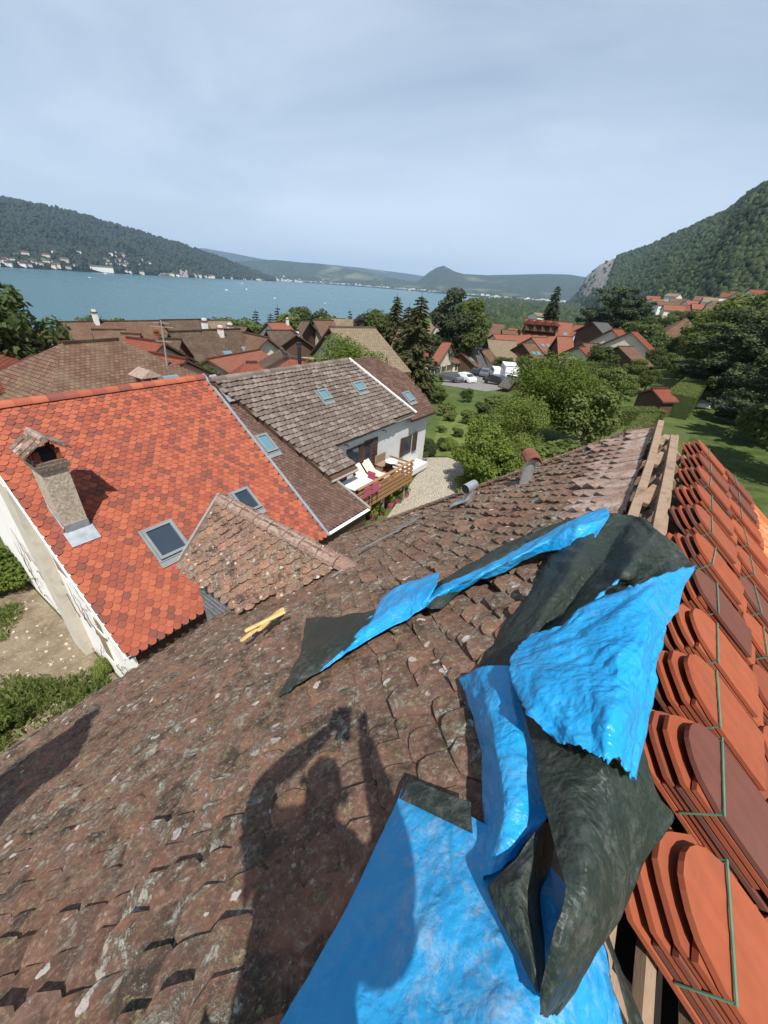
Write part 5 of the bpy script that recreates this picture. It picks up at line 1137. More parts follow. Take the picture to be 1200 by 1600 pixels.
# boats
def boat_mesh():
    b = MB(); pr = [(-1, .0), (-.9, .8), (0, 1), (.6, .75), (1, 0)]; up = []; lo = []
    for s in (1, -1):
        for x, y in (pr if s > 0 else pr[-2:0:-1]): up.append((x*3.5, y*s*1.2, .9+.3*max(0, x))); lo.append((x*3.1, y*s*.8, -.3))
    n = len(up); b.mesh(up+lo, [(i, (i+1) % n, n+(i+1) % n, n+i)[::-1] for i in range(n)]+[tuple(range(n))]); b.box((-.6, 0, 1.4), (2.2, 1.5, 1.0), taper=.8); me = b.data('boat'); me.materials.append(MT['plastic']); return me
BT = boat_mesh()
for i, (px, py, sc) in enumerate([(166, 429, 3.2), (354, 454, 1.6), (386, 453, 1.8), (378, 443, 1.6), (430, 467, 1.2), (508, 475, 1.0), (667, 454.6, 5.0), (140, 434, 1.2)]):
    P = hit(px, py, 2, LAKE); o = bpy.data.objects.new('boat', BT); COL.objects.link(o); o.location = (P[0], P[1], LAKE); o.scale = (sc,)*3; o.rotation_euler = (0, 0, rr.uniform(0, 6)); 
    tag(o, ['white motor boat trailing near the long white hotel', 'small white boat in mid lake, left one of the close pair', 'small white boat in mid lake, right one of the close pair', 'white boat close to the wooded point', 'tiny boat on the open lake left of the conifers', 'tiny dark boat far right on the open lake', 'white ferry boat moored by the far shore left of the peak', 'tiny boat on the lake at the left near the shore'][i], 'boat', 'boats on the lake')
# ================================================================== vegetation
MT['leaf_b'] = m_leaf('leaf_bright', [(.105, .150, .022), (.170, .225, .040), (.240, .290, .070), (.130, .175, .028)], .48)
MT['leaf_m'] = m_leaf('leaf_mid', [(.075, .102, .026), (.122, .155, .040), (.175, .210, .062), (.094, .122, .030)], .45)
MT['leaf_d'] = m_leaf('leaf_dark', [(.042, .062, .022), (.070, .096, .030), (.104, .132, .044)], .38)
MT['needle'] = m_leaf('needles', [(.022, .032, .014), (.036, .048, .020), (.055, .060, .026)], .15)
MT['needle_br'] = m_leaf('needles_brownish', [(.066, .064, .028), (.105, .094, .040), (.150, .126, .056), (.072, .082, .032)], .25)
MT['cedar'] = m_leaf('cedar_needles', [(.052, .076, .044), (.082, .108, .056), (.118, .145, .076)], .25)
MT['purple'] = m_leaf('purple_leaf', [(.030, .016, .018), (.048, .024, .026), (.065, .035, .03)], .2)
MT['grassblade'] = m_leaf('grass_tufts', [(.10, .15, .03), (.15, .20, .05), (.20, .22, .075)], .45)
def quads(C, N, U, size, asp=.6):
    """leaf quads: centres C, normals N, in-plane axes U"""
    W = np.cross(N, U); a = U*size[:, None]; b = W*size[:, None]*asp
    V = np.stack([C-a, C+b*.9-a*.1, C+a, C-b*.9-a*.1], 1).reshape(-1, 3); F = np.arange(len(C)*4).reshape(-1, 4); return V, F
def rnd_dirs(n):
    v = RNG.normal(size=(n, 3)); return v/np.linalg.norm(v, axis=1)[:, None]
def leafcloud(cent, rad, n, size, flat=1., upb=.5):
    """leaves scattered near the surface of blobs"""
    cent = np.array(cent); rad = np.array(rad); w = rad**2; idx = RNG.choice(len(cent), n, p=w/w.sum()); d = rnd_dirs(n); d[:, 2] *= flat
    rr_ = RNG.random(n)**.28; C = cent[idx]+d*(rad[idx]*rr_)[:, None]
    N = d+rnd_dirs(n)*.9; N[:, 2] += upb; N /= np.linalg.norm(N, axis=1)[:, None]; U = np.cross(N, rnd_dirs(n)); U /= np.linalg.norm(U, axis=1)[:, None]
    V, F = quads(C, N, U, size*(.6+.8*RNG.random(n))); clump = RNG.random(len(cent)); r = np.clip(.55*clump[idx]+.45*RNG.random(n), 0, 1)*.6
    return V, F, r
def broad(n, size, blobs=22, seed=1, rx=.42, z0=.28, flat=.9):
    rs_ = np.random.default_rng(seed); cent = []; rad = []
    for i in range(blobs):
        a = rs_.uniform(0, 6.28); h = rs_.uniform(0, 1); rr_ = rx*math.sqrt(max(.02, 1-(2*h-1)**2*.85))*rs_.uniform(.25, .92)
        cent.append((rr_*math.cos(a), rr_*math.sin(a), z0+(1-z0-.08)*h)); rad.append(rs_.uniform(.10, .19)*(1.15-.35*h))
    cent.append((0, 0, .62)); rad.append(.26)
    V, F, r = leafcloud(cent, rad, n, size, flat); me = npmesh('crown', V, F, r)
    b = MB(); b.tube([(0, 0, -.05), (.01, 0, .2), (0, .015, .5), (.01, 0, .78)], [.035, .027, .018, .006], 8)
    for i in range(0, len(cent)-1, 2): c = np.array(cent[i]); z = max(.15, c[2]*.55); b.tube([(0, 0, z), c*.55+np.array([0, 0, z*.45]), c], [.014, .009, .003], 5)
    return me, b.data('trunk')
def spruce(n, size, seed=1, rx=.2, droop=.18, layers=26, gap=.0):
    rs_ = np.random.default_rng(seed); C = []; b = MB(); b.tube([(0, 0, -.03), (0, 0, 1.0)], [.02, .002], 7); segs = []
    for k in range(layers):
        h = .06+.92*k/layers; L = rx*(1-h)**.85*rs_.uniform(.8, 1.15)+.012
        for q in range(7):
            a = rs_.uniform(0, 6.28); e = np.array([L*math.cos(a), L*math.sin(a), -L*droop*rs_.uniform(.4, 2)]); segs.append((np.array([0, 0, h]), e))
    wts = np.array([np.linalg.norm(e) for _, e in segs]); idx = RNG.choice(len(segs), n, p=wts/wts.sum()); t = RNG.random(n)**.6
    A = np.array([s[0] for s in segs])[idx]; E = np.array([s[1] for s in segs])[idx]; P = A+E*t[:, None]; wid = (np.linalg.norm(E, axis=1)*.25*(1.1-t))[:, None]
    P = P+rnd_dirs(n)*wid*np.array([1, 1, .45]); U = E/np.linalg.norm(E, axis=1)[:, None]+rnd_dirs(n)*.5; U /= np.linalg.norm(U, axis=1)[:, None]; N = rnd_dirs(n); N[:, 2] += 1.2; N = N-U*(N*U).sum(1)[:, None]; N /= np.linalg.norm(N, axis=1)[:, None]
    V, F = quads(P, N, U, size*(.6+.8*RNG.random(n)), .4); return npmesh('crown', V, F, RNG.random(n)*.6), b.data('trunk')
def cedar(n, size, seed=1, rx=.55):
    rs_ = np.random.default_rng(seed); segs = []; b = MB(); b.tube([(0, 0, -.03), (.01, 0, .5), (0, 0, .95)], [.04, .026, .006], 8)
    for k in range(60):
        h = rs_.uniform(.10, .97); L = rx*(1-((h-.25)/.8)**2*.75 if h > .25 else .75)*rs_.uniform(.55, 1.0); a = rs_.uniform(0, 6.28); e = np.array([L*math.cos(a), L*math.sin(a), L*rs_.uniform(-.10, .12)]); segs.append((np.array([0, 0, h]), e)); b.tube([(0, 0, h), np.array([0, 0, h])+e*.9], [.007, .002], 4)
    wts = np.array([np.linalg.norm(e)**1.5 for _, e in segs]); idx = RNG.choice(len(segs), n, p=wts/wts.sum()); t = .10+.90*RNG.random(n)**.8
    A = np.array([s[0] for s in segs])[idx]; E = np.array([s[1] for s in segs])[idx]; L = np.linalg.norm(E, axis=1)[:, None]; side = np.cross(E, [0, 0, 1.]); side /= np.linalg.norm(side, axis=1)[:, None]
    P = A+E*t[:, None]+side*(RNG.normal(size=(n, 1))*.20*L*(1.05-t[:, None])); P[:, 2] += RNG.normal(size=n)*.013-.04*(np.abs(RNG.normal(size=n))*.4)*t
    N = rnd_dirs(n)*.6; N[:, 2] += 1; N /= np.linalg.norm(N, axis=1)[:, None]; U = np.cross(N, rnd_dirs(n)); U /= np.linalg.norm(U, axis=1)[:, None]
    V, F = quads(P, N, U, size*(.6+.8*RNG.random(n)), .5); return npmesh('crown', V, F, RNG.random(n)*.6), b.data('trunk')
def shrub(n, size, seed=1):
    rs_ = np.random.default_rng(seed); cent = []; rad = []
    for i in range(12): a = rs_.uniform(0, 6.28); q = rs_.uniform(0, .45); cent.append((q*math.cos(a), q*math.sin(a), rs_.uniform(.25, .75))); rad.append(rs_.uniform(.16, .28))
    V, F, r = leafcloud(cent, rad, n, size, .9); b = MB()
    for i in range(6): b.tube([(0, 0, -.05), np.array(cent[i])], [.02, .006], 5)
    return npmesh('crown', V, F, r), b.data('trunk')
TREES = dict(near=broad(26000, .0125, 46, 3, .44, .20), near2=broad(16000, .020, 30, 4, .50, .10), b1=broad(6500, .024, 24, 5), b2=broad(6500, .024, 20, 6, .38, .22), b3=broad(5500, .026, 26, 7, .5, .2), s1=spruce(9000, .016, 8, .20), s2=spruce(20000, .017, 9, .30, .25, 36), s3=spruce(7000, .017, 10, .15), pine=broad(8000, .020, 16, 11, .36, .25, .55), c1=cedar(24000, .017, 12), c2=cedar(30000, .016, 13, .62), sh1=shrub(3500, .05, 14), sh2=shrub(5000, .035, 15))
_made = {}
def tree(kind, mat, px, pytop, D, label, width=1., hgt=None, cat='tree', group=None, name=None, basez=None, sink=0.):
    top = atdist(px, pytop, D); zb = G_(top) if basez is None else basez
    H = (top[2]-zb) if hgt is None else hgt
    if hgt is not None and basez is None and pytop is not None: zb = top[2]-hgt
    H = max(H, .6)
    e = bpy.data.objects.new(name or {'s': 'conifer_tree', 'c': 'cedar_tree', 'p': 'pine_tree'}.get(kind[0] if kind[:2] != 'sh' else 'x', 'leafy_tree' if cat == 'tree' else 'garden_shrub'), None); COL.objects.link(e); e.location = (top[0], top[1], zb-sink); e.scale = (H*width, H*width, H); e.rotation_euler = (0, 0, random.uniform(0, 6.28)); tag(e, label, cat, group)
    for nm, me0, mt in (('crown', TREES[kind][0], mat), ('trunk', TREES[kind][1], 'bark')):
        key = (kind, nm, mt)
        if key not in _made:
            me = me0.copy() if any(k[0] == kind and k[1] == nm for k in _made) else me0
            me.materials.clear(); me.materials.append(MT[mt]); _made[key] = me
        o = bpy.data.objects.new(nm, _made[key]); COL.objects.link(o); o.parent = e
    return e
tree('near', 'leaf_b', 878, 548, 31, 'large bright leafy tree in the garden behind the roof', 1.15)
tree('near2', 'leaf_b', 768, 652, 19, 'broad glossy bright green bush growing beside the gravel yard', .95)
tree('near', 'leaf_b', 822, 618, 25, 'bright leafy tree between the bush and the large tree', 1.05)
tree('b3', 'leaf_m', 940, 600, 30, 'mid green bushy tree right of the large leafy tree', 1.2)
tree('near2', 'leaf_b', 812, 692, 19, 'low bright bush behind the clay capped flue', 1.1)
tree('b1', 'leaf_m', 955, 575, 42, 'soft green tree above the clipped hedges', 1.0)
tree('near', 'leaf_b', 540, 521, 30, 'round bright green tree behind the grey ridge', 1.1)
tree('b2', 'leaf_m', 320, 573, 33, 'small green bush tree between orange roof and red ridge', 1.3)
tree('b1', 'leaf_d', -34, 440, 36, 'dark leafy tree cut by the left edge of the picture', .85)
tree('b2', 'leaf_m', 5, 508, 44, 'greener tree standing under the dark left edge tree', 1.0)
tree('b3', 'leaf_d', 161, 489, 105, 'dark round tree behind the long brown roof', 1.1)
tree('s2', 'needle_br', 660, 456, 48, 'tall brownish conifer in front of the lake', 1.12)
tree('s2', 'needle_br', 621, 458, 76, 'second brownish conifer left of the tall one', 1.15)
tree('s2', 'needle_br', 640, 474, 58, 'lower conifer between the two brownish ones', 1.1)
tree('pine', 'needle', 713, 448, 96, 'dark spreading pine right of the tall conifer', 1.0)
tree('b1', 'leaf_m', 742, 468, 98, 'leafy tree leaning against the dark pine', .9)
tree('s1', 'needle', 399, 481, 120, 'slim dark spruce standing alone by the lake', 1.1)
tree('s1', 'needle', 422, 486, 130, 'small pointed spruce right of the slim one', 1.2)
tree('s3', 'needle', 433, 476, 140, 'narrow conifer at the left of the lakeside clump', 1.2)
tree('pine', 'leaf_d', 458, 478, 135, 'dark round tree in the middle of the lakeside clump', 1.0)
tree('pine', 'leaf_d', 471, 478, 130, 'taller dark round tree of the lakeside clump', 1.0)
tree('b2', 'leaf_d', 490, 485, 128, 'dark green tree at the right of the lakeside clump', 1.1)
tree('b2', 'leaf_m', 445, 488, 120, 'mid green tree in front of the lakeside clump', 1.1)
tree('b3', 'leaf_d', 358, 490, 125, 'dark tree behind the brown chalet by the lake', 1.2)
tree('b3', 'leaf_m', 385, 495, 110, 'green tree below the lone slim spruce', 1.3)
tree('s3', 'needle', 547, 481, 110, 'tiny pointed conifer above the tan hipped roof', .9)
tree('b2', 'purple', 575, 491, 90, 'dark purple leaved tree by the lake', 1.4)
tree('b1', 'leaf_m', 600, 487, 84, 'green tree left of the brownish conifers', 1.1)
tree('b3', 'leaf_m', 517, 492, 120, 'low green lakeside tree right of the clump', 1.1)
tree('b2', 'leaf_d', 505, 494, 125, 'small dark lakeside tree at the water edge', 1.1)
tree('s2', 'needle', 874, 442, 185, 'tall dark conifer rising over the red roofs', .8)
tree('c2', 'cedar', 974, 443, 165, 'big spreading cedar above the paired red roofs', 1.05)
tree('c1', 'cedar', 1003, 462, 170, 'smaller pale tree right of the big cedar', 1.0)
tree('b3', 'leaf_m', 733, 606, 46, 'shrubby tree at the near edge of the car park', 1.2)
tree('b2', 'leaf_m', 690, 602, 44, 'green tree below the tall brownish conifer', 1.2)
tree('b3', 'leaf_m', 668, 590, 48, 'bushy green tree at the foot of the tall conifer', 1.2)
tree('b3', 'leaf_d', 790, 556, 88, 'dark green tree above the white camper', 1.5)
tree('b3', 'leaf_d', 826, 556, 84, 'dark green round tree right of the camper', 1.5)
tree('b3', 'leaf_m', 858, 560, 62, 'leafy tree behind the small grey hut', 1.3)
tree('b1', 'leaf_d', 945, 540, 70, 'dark tree in front of the low brown roof', 1.1)
tree('c2', 'cedar', 1188, 478, 66, 'great blue green cedar with layered branches at the right', 1.25)
tree('c2', 'cedar', 1262, 460, 60, 'dark cedar cut by the right edge of the picture', 1.1)
tree('c1', 'cedar', 1125, 530, 84, 'layered green conifer left of the great cedar', 1.3)
tree('c1', 'cedar', 1232, 535, 50, 'layered cedar added mainly to shade the lawn, nearest the great cedar', 1.0)  # this cedar and the next are added mainly to shade the lawn
tree('c2', 'cedar', 1275, 540, 43, 'layered cedar added mainly to shade the lawn at the right edge', 1.0)
tree('b1', 'leaf_d', 1330, 560, 34, 'unseen dark leafy tree added to shade the lawn from the right', 1.1)  # out of view, added to cast shade on the lawn
GT = 'trees of the wooded belt between the village and the mountain'
rt = random.Random(33)
for i in range(190):
    px = rt.uniform(690, 1215); D = rt.uniform(130, 620)
    if px < 900: D = rt.uniform(150, 520)
    if px > 1060: D = rt.uniform(100, 420)
    hgt = rt.uniform(7, 13); base = atdist(px, 480, D); zg = ground(base[0], base[1])
    if px > 930:                                      # foot of the mountain
        S, RK, n2 = HILLS['wooded_mountain']; D0 = interp(px, [960, 1060, 1200, 1500], [1500, 620, 330, 300]); 
        if D > D0: D = D0*rt.uniform(.55, 1.0)
        base = atdist(px, 480, D); zg = ground(base[0], base[1])+22*sstep(D/D0)*sstep((px-930)/120)
    if px > 985:
        ty = proj(np.array([base[0], base[1], zg+hgt]))[1]; lim = 486 if D < 400 else 470
        if 1025 < px < 1105 and D < 135: lim = 528
        if ty < lim: hgt = max(3.5, (hit(px, lim, 2, -5)*0+atdist(px, lim, D))[2]-zg)
        if proj(np.array([base[0], base[1], zg+hgt]))[1] < lim-3: continue
    top = zg+hgt; k = rt.choice(('b1', 'b2', 'b3', 'b3', 's1', 's2', 'b1')); mt = {'b': rt.choice(('leaf_m', 'leaf_d', 'leaf_m')), 's': 'needle'}[k[0]]
    e = tree(k, mt, px, 480, D, 'dark conifer in the wooded belt below the mountain' if k[0] == 's' else ('dark green leafy tree in the wooded belt below the mountain' if mt == 'leaf_d' else 'green leafy tree in the wooded belt below the mountain'), rt.uniform(.95, 1.3) if k[0] == 'b' else .95, hgt, group=GT, basez=zg)
GTL = ['green tree behind the top of the great cedar', 'dark tree left of the great cedar top', 'green tree right of the white villa', 'green tree below and right of the white villa', 'highest green tree at the right edge under the mountain', 'dark tree left of the white villa', 'darkest tree touching the white villa roof', 'green tree over the layered conifer', 'green tree below the white villa front', 'dark tree behind the long brown open sided roof', 'green tree above the low clipped hedge', 'green tree behind the paved platform', 'green tree directly behind the garden hut', 'green tree left of the garden hut', 'green tree between the large leafy tree and brown roof', 'dark tree right of the paired red roofs']
for i, (px, py, D, h_, mt) in enumerate([(1180, 470, 90, None, 'leaf_m'), (1150, 478, 85, None, 'leaf_d'), (1118, 496, 105, None, 'leaf_m'), (1130, 505, 75, None, 'leaf_m'), (1195, 452, 110, None, 'leaf_m'), (1014, 500, 120, None, 'leaf_d'), (1034, 494, 142, None, 'leaf_d'), (1105, 530, 92, None, 'leaf_m'), (1056, 550, 98, None, 'leaf_m'), (1030, 545, 88, None, 'leaf_d'), (1000, 560, 76, None, 'leaf_m'), (1070, 556, 84, None, 'leaf_m'), (1020, 578, 64, None, 'leaf_m'), (985, 585, 56, None, 'leaf_m'), (915, 560, 60, None, 'leaf_m')]):
    tree(('b1', 'b2', 'b3')[i % 3], mt, px, py, D, GTL[i], rt.uniform(1.2, 1.5), group='garden trees right of the village')
# shrubs of the garden beyond the gravel
SG = 'rounded shrubs in the garden beyond the gravel'
SHL_ = ['grey green rounded shrub at the gravel edge, left of three', 'dark rounded shrub in the middle of three at the gravel edge', 'bright rounded shrub, right of three at the gravel edge', 'dark shrub right at the white house corner', 'loose shrub just behind the three at the gravel edge', 'loose shrub behind the white house corner', 'large loose shrub in the middle of the sunny lawn', 'dark shrub in front of the car park trees', 'loose shrub on the lawn nearest the tall conifer', 'loose shrub close below the parked camper', 'bright low shrub at the right rim of the gravel', 'mid green shrub at the right rim of the gravel', 'small shrub at the back edge of the lawn', 'shrub just right of the clay capped flue', 'bright shrub further right of the clay capped flue', 'shrub at the foot of the large leafy tree']
for i, (px, py, D, w, k, mt) in enumerate([(676, 682, 25, 1.1, 'sh2', 'leaf_m'), (690, 680, 25.5, 1.2, 'sh2', 'leaf_d'), (704, 684, 24.5, 1.2, 'sh2', 'leaf_b'), (668, 690, 23.5, 1.1, 'sh2', 'leaf_d'), (716, 668, 28, 1.3, 'sh1', 'leaf_m'), (690, 664, 29, 1.3, 'sh1', 'leaf_m'), (735, 640, 33, 1.4, 'sh1', 'leaf_m'), (760, 628, 36, 1.4, 'sh1', 'leaf_d'), (705, 640, 34, 1.4, 'sh1', 'leaf_m'), (780, 615, 40, 1.5, 'sh1', 'leaf_m'), (738, 742, 18.5, 1.2, 'sh2', 'leaf_b'), (735, 728, 20, 1.3, 'sh2', 'leaf_m'), (700, 628, 37, 1.3, 'sh1', 'leaf_m'), (828, 700, 20, 1.4, 'sh2', 'leaf_m'), (858, 690, 20, 1.4, 'sh2', 'leaf_b'), (895, 665, 22, 1.4, 'sh2', 'leaf_m')]):
    tree(k, mt, px, py, D, SHL_[i % len(SHL_)], w, cat='shrub', group=SG)
WL = ['leafy green weed bush at the left edge below our eave', 'bright weed bush beside it nearer the white wall', 'dark bush at the far left beyond the white gable', 'second dark bush at the far left beyond the white gable', 'small weed bush against the white wall corner']
for i, (px, py, w_, h_) in enumerate([(-6, 1150, 1.1, .9), (36, 1142, 1.0, .5), (-22, 915, 1.3, 1.8), (-8, 890, 1.2, 1.5), (172, 1062, 1.0, .6)]):
    P = hit(px, py, 2, -10.8); tree('sh1' if i % 2 else 'sh2', 'leaf_m' if i % 2 else 'leaf_b', px, py, math.hypot(P[0], P[1]), WL[i], w_, h_, 'shrub', 'weedy shrubs below the white gable', basez=ground(P[0], P[1]))
C = []                                                       # weeds and rough grass on the earth
while len(C) < 8000:
    x, y = rt.uniform(-17, -8), rt.uniform(-3.5, 1.55)
    if mnoise.noise((x*.55+3, y*.7, 0))+.55*sstep((x+14)/4)-.35*abs(y+.1)*.5+rt.uniform(-.3, .3) < .36: continue
    C.append((x, y, ground(x, y)+.06+rt.uniform(.02, .16)))
C = np.array(C); N = rnd_dirs(len(C)); N[:, 2] *= .5; N /= np.linalg.norm(N, axis=1)[:, None]; U = np.tile([0, 0, 1.], (len(C), 1))+rnd_dirs(len(C))*.45; U -= N*(U*N).sum(1)[:, None]; U /= np.linalg.norm(U, axis=1)[:, None]
V, F = quads(C, N, U, .10*(.5+RNG.random(len(C))), .28); tag(put('weeds', npmesh('weeds', V, F, RNG.random(len(C))*.6), MT['grassblade']), 'rough weeds and grass on the earth below the white gable', None, None, 'stuff')
MT['rubble'] = m_plain('rubble', (.42, .37, .30), .95, .3, 6); rs2 = random.Random(3); b = MB()
for i in range(420):
    x, y = rs2.uniform(-19, -9), rs2.uniform(-5, 1.5); s_ = rs2.uniform(.02, .08); b.mesh(ICO_V*np.array([s_, s_*.8, s_*.5])*(1+(RNG.random((12, 1))-.5)*.6)+np.array([x, y, ground(x, y)+.06]), ICO_F.tolist())
tag(b.build('rubble_stones', MT['rubble']), 'pale rubble stones scattered on the earth', None, None, 'stuff')
# clipped hedges
def hedge(label, pts, w, h, D=None):
    """pts: ground points; a clipped box hedge with leafy skin"""
    b = MB(); n = 0; CC = []
    P = [np.array([p[0], p[1], ground(p[0], p[1])]) for p in pts]; e = empty('clipped_hedge', (P[0]+P[-1])/2, label, 'hedge')
    for a, c in zip(P[:-1], P[1:]): b.bar(a+np.array([0, 0, h/2]), c+np.array([0, 0, h/2]), w-.1, h-.1)
    b.build('hedge_core', MT['leafcore'], e); C = []; N = []
    for a, c in zip(P[:-1], P[1:]):
        d = c-a; L = np.linalg.norm(d); d /= L; s = unit(np.cross(d, [0, 0, 1])); m = int(L*(2*h+w)*160)
        for _ in range(m):
            t = rt.random()*L; q = rt.random()*(2*h+w)
            if q < h: C.append(a+d*t+s*w/2+np.array([0, 0, q])); N.append(s)
            elif q < 2*h: C.append(a+d*t-s*w/2+np.array([0, 0, q-h])); N.append(-s)
            else: C.append(a+d*t+s*(q-2*h-w/2)+np.array([0, 0, h])); N.append(np.array([0, 0, 1.]))
    C = np.array(C)+rnd_dirs(len(C))*.03; N = np.array(N)+rnd_dirs(len(N))*.6; N /= np.linalg.norm(N, axis=1)[:, None]; U = np.cross(N, rnd_dirs(len(N))); U /= np.linalg.norm(U, axis=1)[:, None]
    V, F = quads(C, N, U, .07*(.6+.8*RNG.random(len(C)))); put('foliage', npmesh('foliage', V, F, RNG.random(len(C))*.6), MT['leaf_m'], e)
MT['leafcore'] = m_plain('hedge_core', (.035, .055, .015), .95, .3)
def gp(px, py, z=None):
    z = -9.0 if z is None else z; P = hit(px, py, 2, z)
    for _ in range(6): P = hit(px, py, 2, ground(P[0], P[1]))
    return P
hedge('tall flat topped clipped hedge leading back beside the red hut', [gp(1048, 652)[:2], gp(1078, 620)[:2]], 2.5, 2.2)
hedge('low clipped hedge crossing in front of the red hut', [gp(955, 662)[:2], gp(1022, 662)[:2]], 1.6, 1.4)
hedge('narrow clipped hedge running towards the roof apex', [gp(980, 700)[:2], gp(1010, 664)[:2]], 1.3, 1.2)

# ================================================================== yards, drive, terrace
def drape(name, poly, z_off, mat, label, step=.8):
    xs = [p[0] for p in poly]; ys = [p[1] for p in poly]; nx = max(4, min(60, int((max(xs)-min(xs))/step))); ny = max(4, min(60, int((max(ys)-min(ys))/step)))
    bm = bmesh.new(); vs = [bm.verts.new((p[0], p[1], 0)) for p in poly]; bm.faces.new(vs)
    for i in range(1, nx): bmesh.ops.bisect_plane(bm, geom=bm.verts[:]+bm.edges[:]+bm.faces[:], plane_co=(min(xs)+(max(xs)-min(xs))*i/nx, 0, 0), plane_no=(1, 0, 0))
    for i in range(1, ny): bmesh.ops.bisect_plane(bm, geom=bm.verts[:]+bm.edges[:]+bm.faces[:], plane_co=(0, min(ys)+(max(ys)-min(ys))*i/ny, 0), plane_no=(0, 1, 0))
    for v in bm.verts: v.co.z = ground(v.co.x, v.co.y)+z_off
    bmesh.ops.recalc_face_normals(bm, faces=bm.faces[:])
    if sum(f.normal.z for f in bm.faces) < 0: bmesh.ops.reverse_faces(bm, faces=bm.faces[:])
    me = bpy.data.meshes.new(name); bm.to_mesh(me); bm.free(); o = put(name, me, mat); return tag(o, label, None, None, 'structure')
g = G('gravel'); v = g.voro(22); n = g.noise(2, 4); c = g.mix(g.voro(22, None, 'F1', 'Color'), (.36, .32, .25), (.62, .57, .47)); c = g.mix(g.step(v, .3, .8), c, (.20, .17, .13)); MT['gravel'] = g.fin(c, .9, g.bump(v, 1., .03), spec=.1)
g = G('bare_earth'); n = g.noise(1.2, 7, .7); n2 = g.noise(9, 6, .75); c = g.mix(g.step(n, .35, .65), (.16, .12, .075), (.31, .25, .175)); c = g.mix(g.math('MULTIPLY', g.step(n2, .55, .7), .7), c, (.46, .41, .34)); MT['earth'] = g.fin(c, .95, g.bump(n2, .9, .08), spec=.1)
MT['asphalt'] = m_plain('parking_asphalt', (.20, .19, .18), .9, .2, 2); MT['lawn'] = m_plain('shaded_lawn_grass', (.060, .085, .024), .95, .45, 1.3, .1, 0, .8)  # lawn green lowered to paint in the shade lying over it
MT['lawn2'] = m_plain('pale_lawn', (.12, .15, .04), .95, .3, 1.5, .1, 0, .5)
drape('gravel_yard', [gp(590, 830)[:2], gp(655, 738)[:2], gp(663, 716)[:2], gp(700, 716)[:2], gp(745, 735)[:2], gp(730, 770)[:2], gp(700, 800)[:2], gp(640, 860)[:2]], .05, MT['gravel'], 'pale gravel yard between the houses')
drape('earth_yard', [(-24, 1.74), (-24, -8), (-6, -8), (-6, 1.74)], .05, MT['earth'], 'bare stony earth below the white gable')
drape('garden_lawn', [gp(672, 712)[:2], gp(690, 650)[:2], gp(790, 640)[:2], gp(830, 690)[:2], gp(760, 740)[:2], gp(700, 714)[:2]], .03, MT['lawn2'], 'sunlit garden lawn beyond the gravel yard')
drape('side_lawn', [gp(1075, 690)[:2], gp(1098, 640)[:2], gp(1240, 660)[:2], gp(1330, 800)[:2], gp(1240, 900)[:2], gp(1130, 780)[:2]], .03, MT['lawn'], 'shaded lawn right of the house')
drape('car_park', [gp(690, 602)[:2], gp(700, 585)[:2], gp(745, 575)[:2], gp(815, 592)[:2], gp(812, 604)[:2], gp(760, 612)[:2]], .05, MT['asphalt'], 'asphalt car park in the village', 2.)
P = gp(1110, 634); b = MB(); b.box(P+np.array([0, 0, .12]), (4.4, 3.6, .25), (unit((1, .25, 0)), unit((-.25, 1, 0)), np.array([0, 0, 1.]))); tag(b.build('stone_terrace', MT['white']), 'bright white paved terrace beside the clipped hedge', 'terrace')
P = gp(1128, 612); b = MB(); b.tube([P, P+np.array([0, 0, 2.2])], .04, 6); u_ = b.build('parasol', MT['greywood']); b = MB()
for k in range(8): a0, a1 = k*math.pi/4, (k+1)*math.pi/4; b.face([P+np.array([0, 0, 2.3]), P+np.array([1.5*math.cos(a0), 1.5*math.sin(a0), 1.85]), P+np.array([1.5*math.cos(a1), 1.5*math.sin(a1), 1.85])])
b.build('canopy', MT['slate'], u_); tag(u_, 'grey garden parasol behind the white terrace', 'parasol')
P = gp(1078, 578); b = MB(); b.box(P+np.array([0, 0, .3]), (3.2, 2.6, .6), (unit((1, .3, 0)), unit((-.3, 1, 0)), np.array([0, 0, 1.]))); tag(b.build('paved_platform', MT['greyren']), 'grey paved platform behind the clipped hedge', 'platform')
# flower pots by the deck
FP = 'pink flower pots below the deck'
FL = ['pink pot with spreading leafy plant nearest the brown roof corner', 'pink pot with leafy plant, second from the brown roof corner', 'pink pot with leafy plant, third from the brown roof corner', 'pink pot with leafy plant, farthest along the deck', 'small pink pot squeezed between the first and second pots']
for i, (px, py, s) in enumerate([(582, 812, 1.3), (609, 794, 1.1), (621, 787, 1.0), (633, 778, 1.0), (596, 806, .7)]):
    P = gp(px, py); e = empty('flower_pot', P, FL[i], 'plant pot', FP); b = MB(); b.tube([P, P+np.array([0, 0, .05]), P+np.array([0, 0, .30*s])], [.11*s, .12*s, .18*s], 14); b.build('pot', MT['pink'], e)
    V, F, r = leafcloud([(rt.uniform(-.15, .15)*s, rt.uniform(-.15, .15)*s, (.35+rt.uniform(0, .25))*s) for _ in range(7)], [.16*s]*7, 700, .035, 1.)
    put('foliage', npmesh('foliage', V+P, F, r), MT['leaf_b'], e)
P = gp(660, 722); e = empty('planter_tub', P, 'grey planter with low green plant at the white house corner', 'planter'); b = MB(); b.tube([P, P+np.array([0, 0, .35])], [.2, .28], 12); b.build('pot', MT['frame'], e); V, F, r = leafcloud([(0, 0, .45), (.1, .1, .5)], [.22, .2], 400, .04); put('foliage', npmesh('foliage', V+P, F, r), MT['leaf_m'], e)
tree('sh2', 'leaf_b', 556, 815, 16.2, 'leafy bush at the foot of the brown roofed wall', 1.3, cat='shrub')
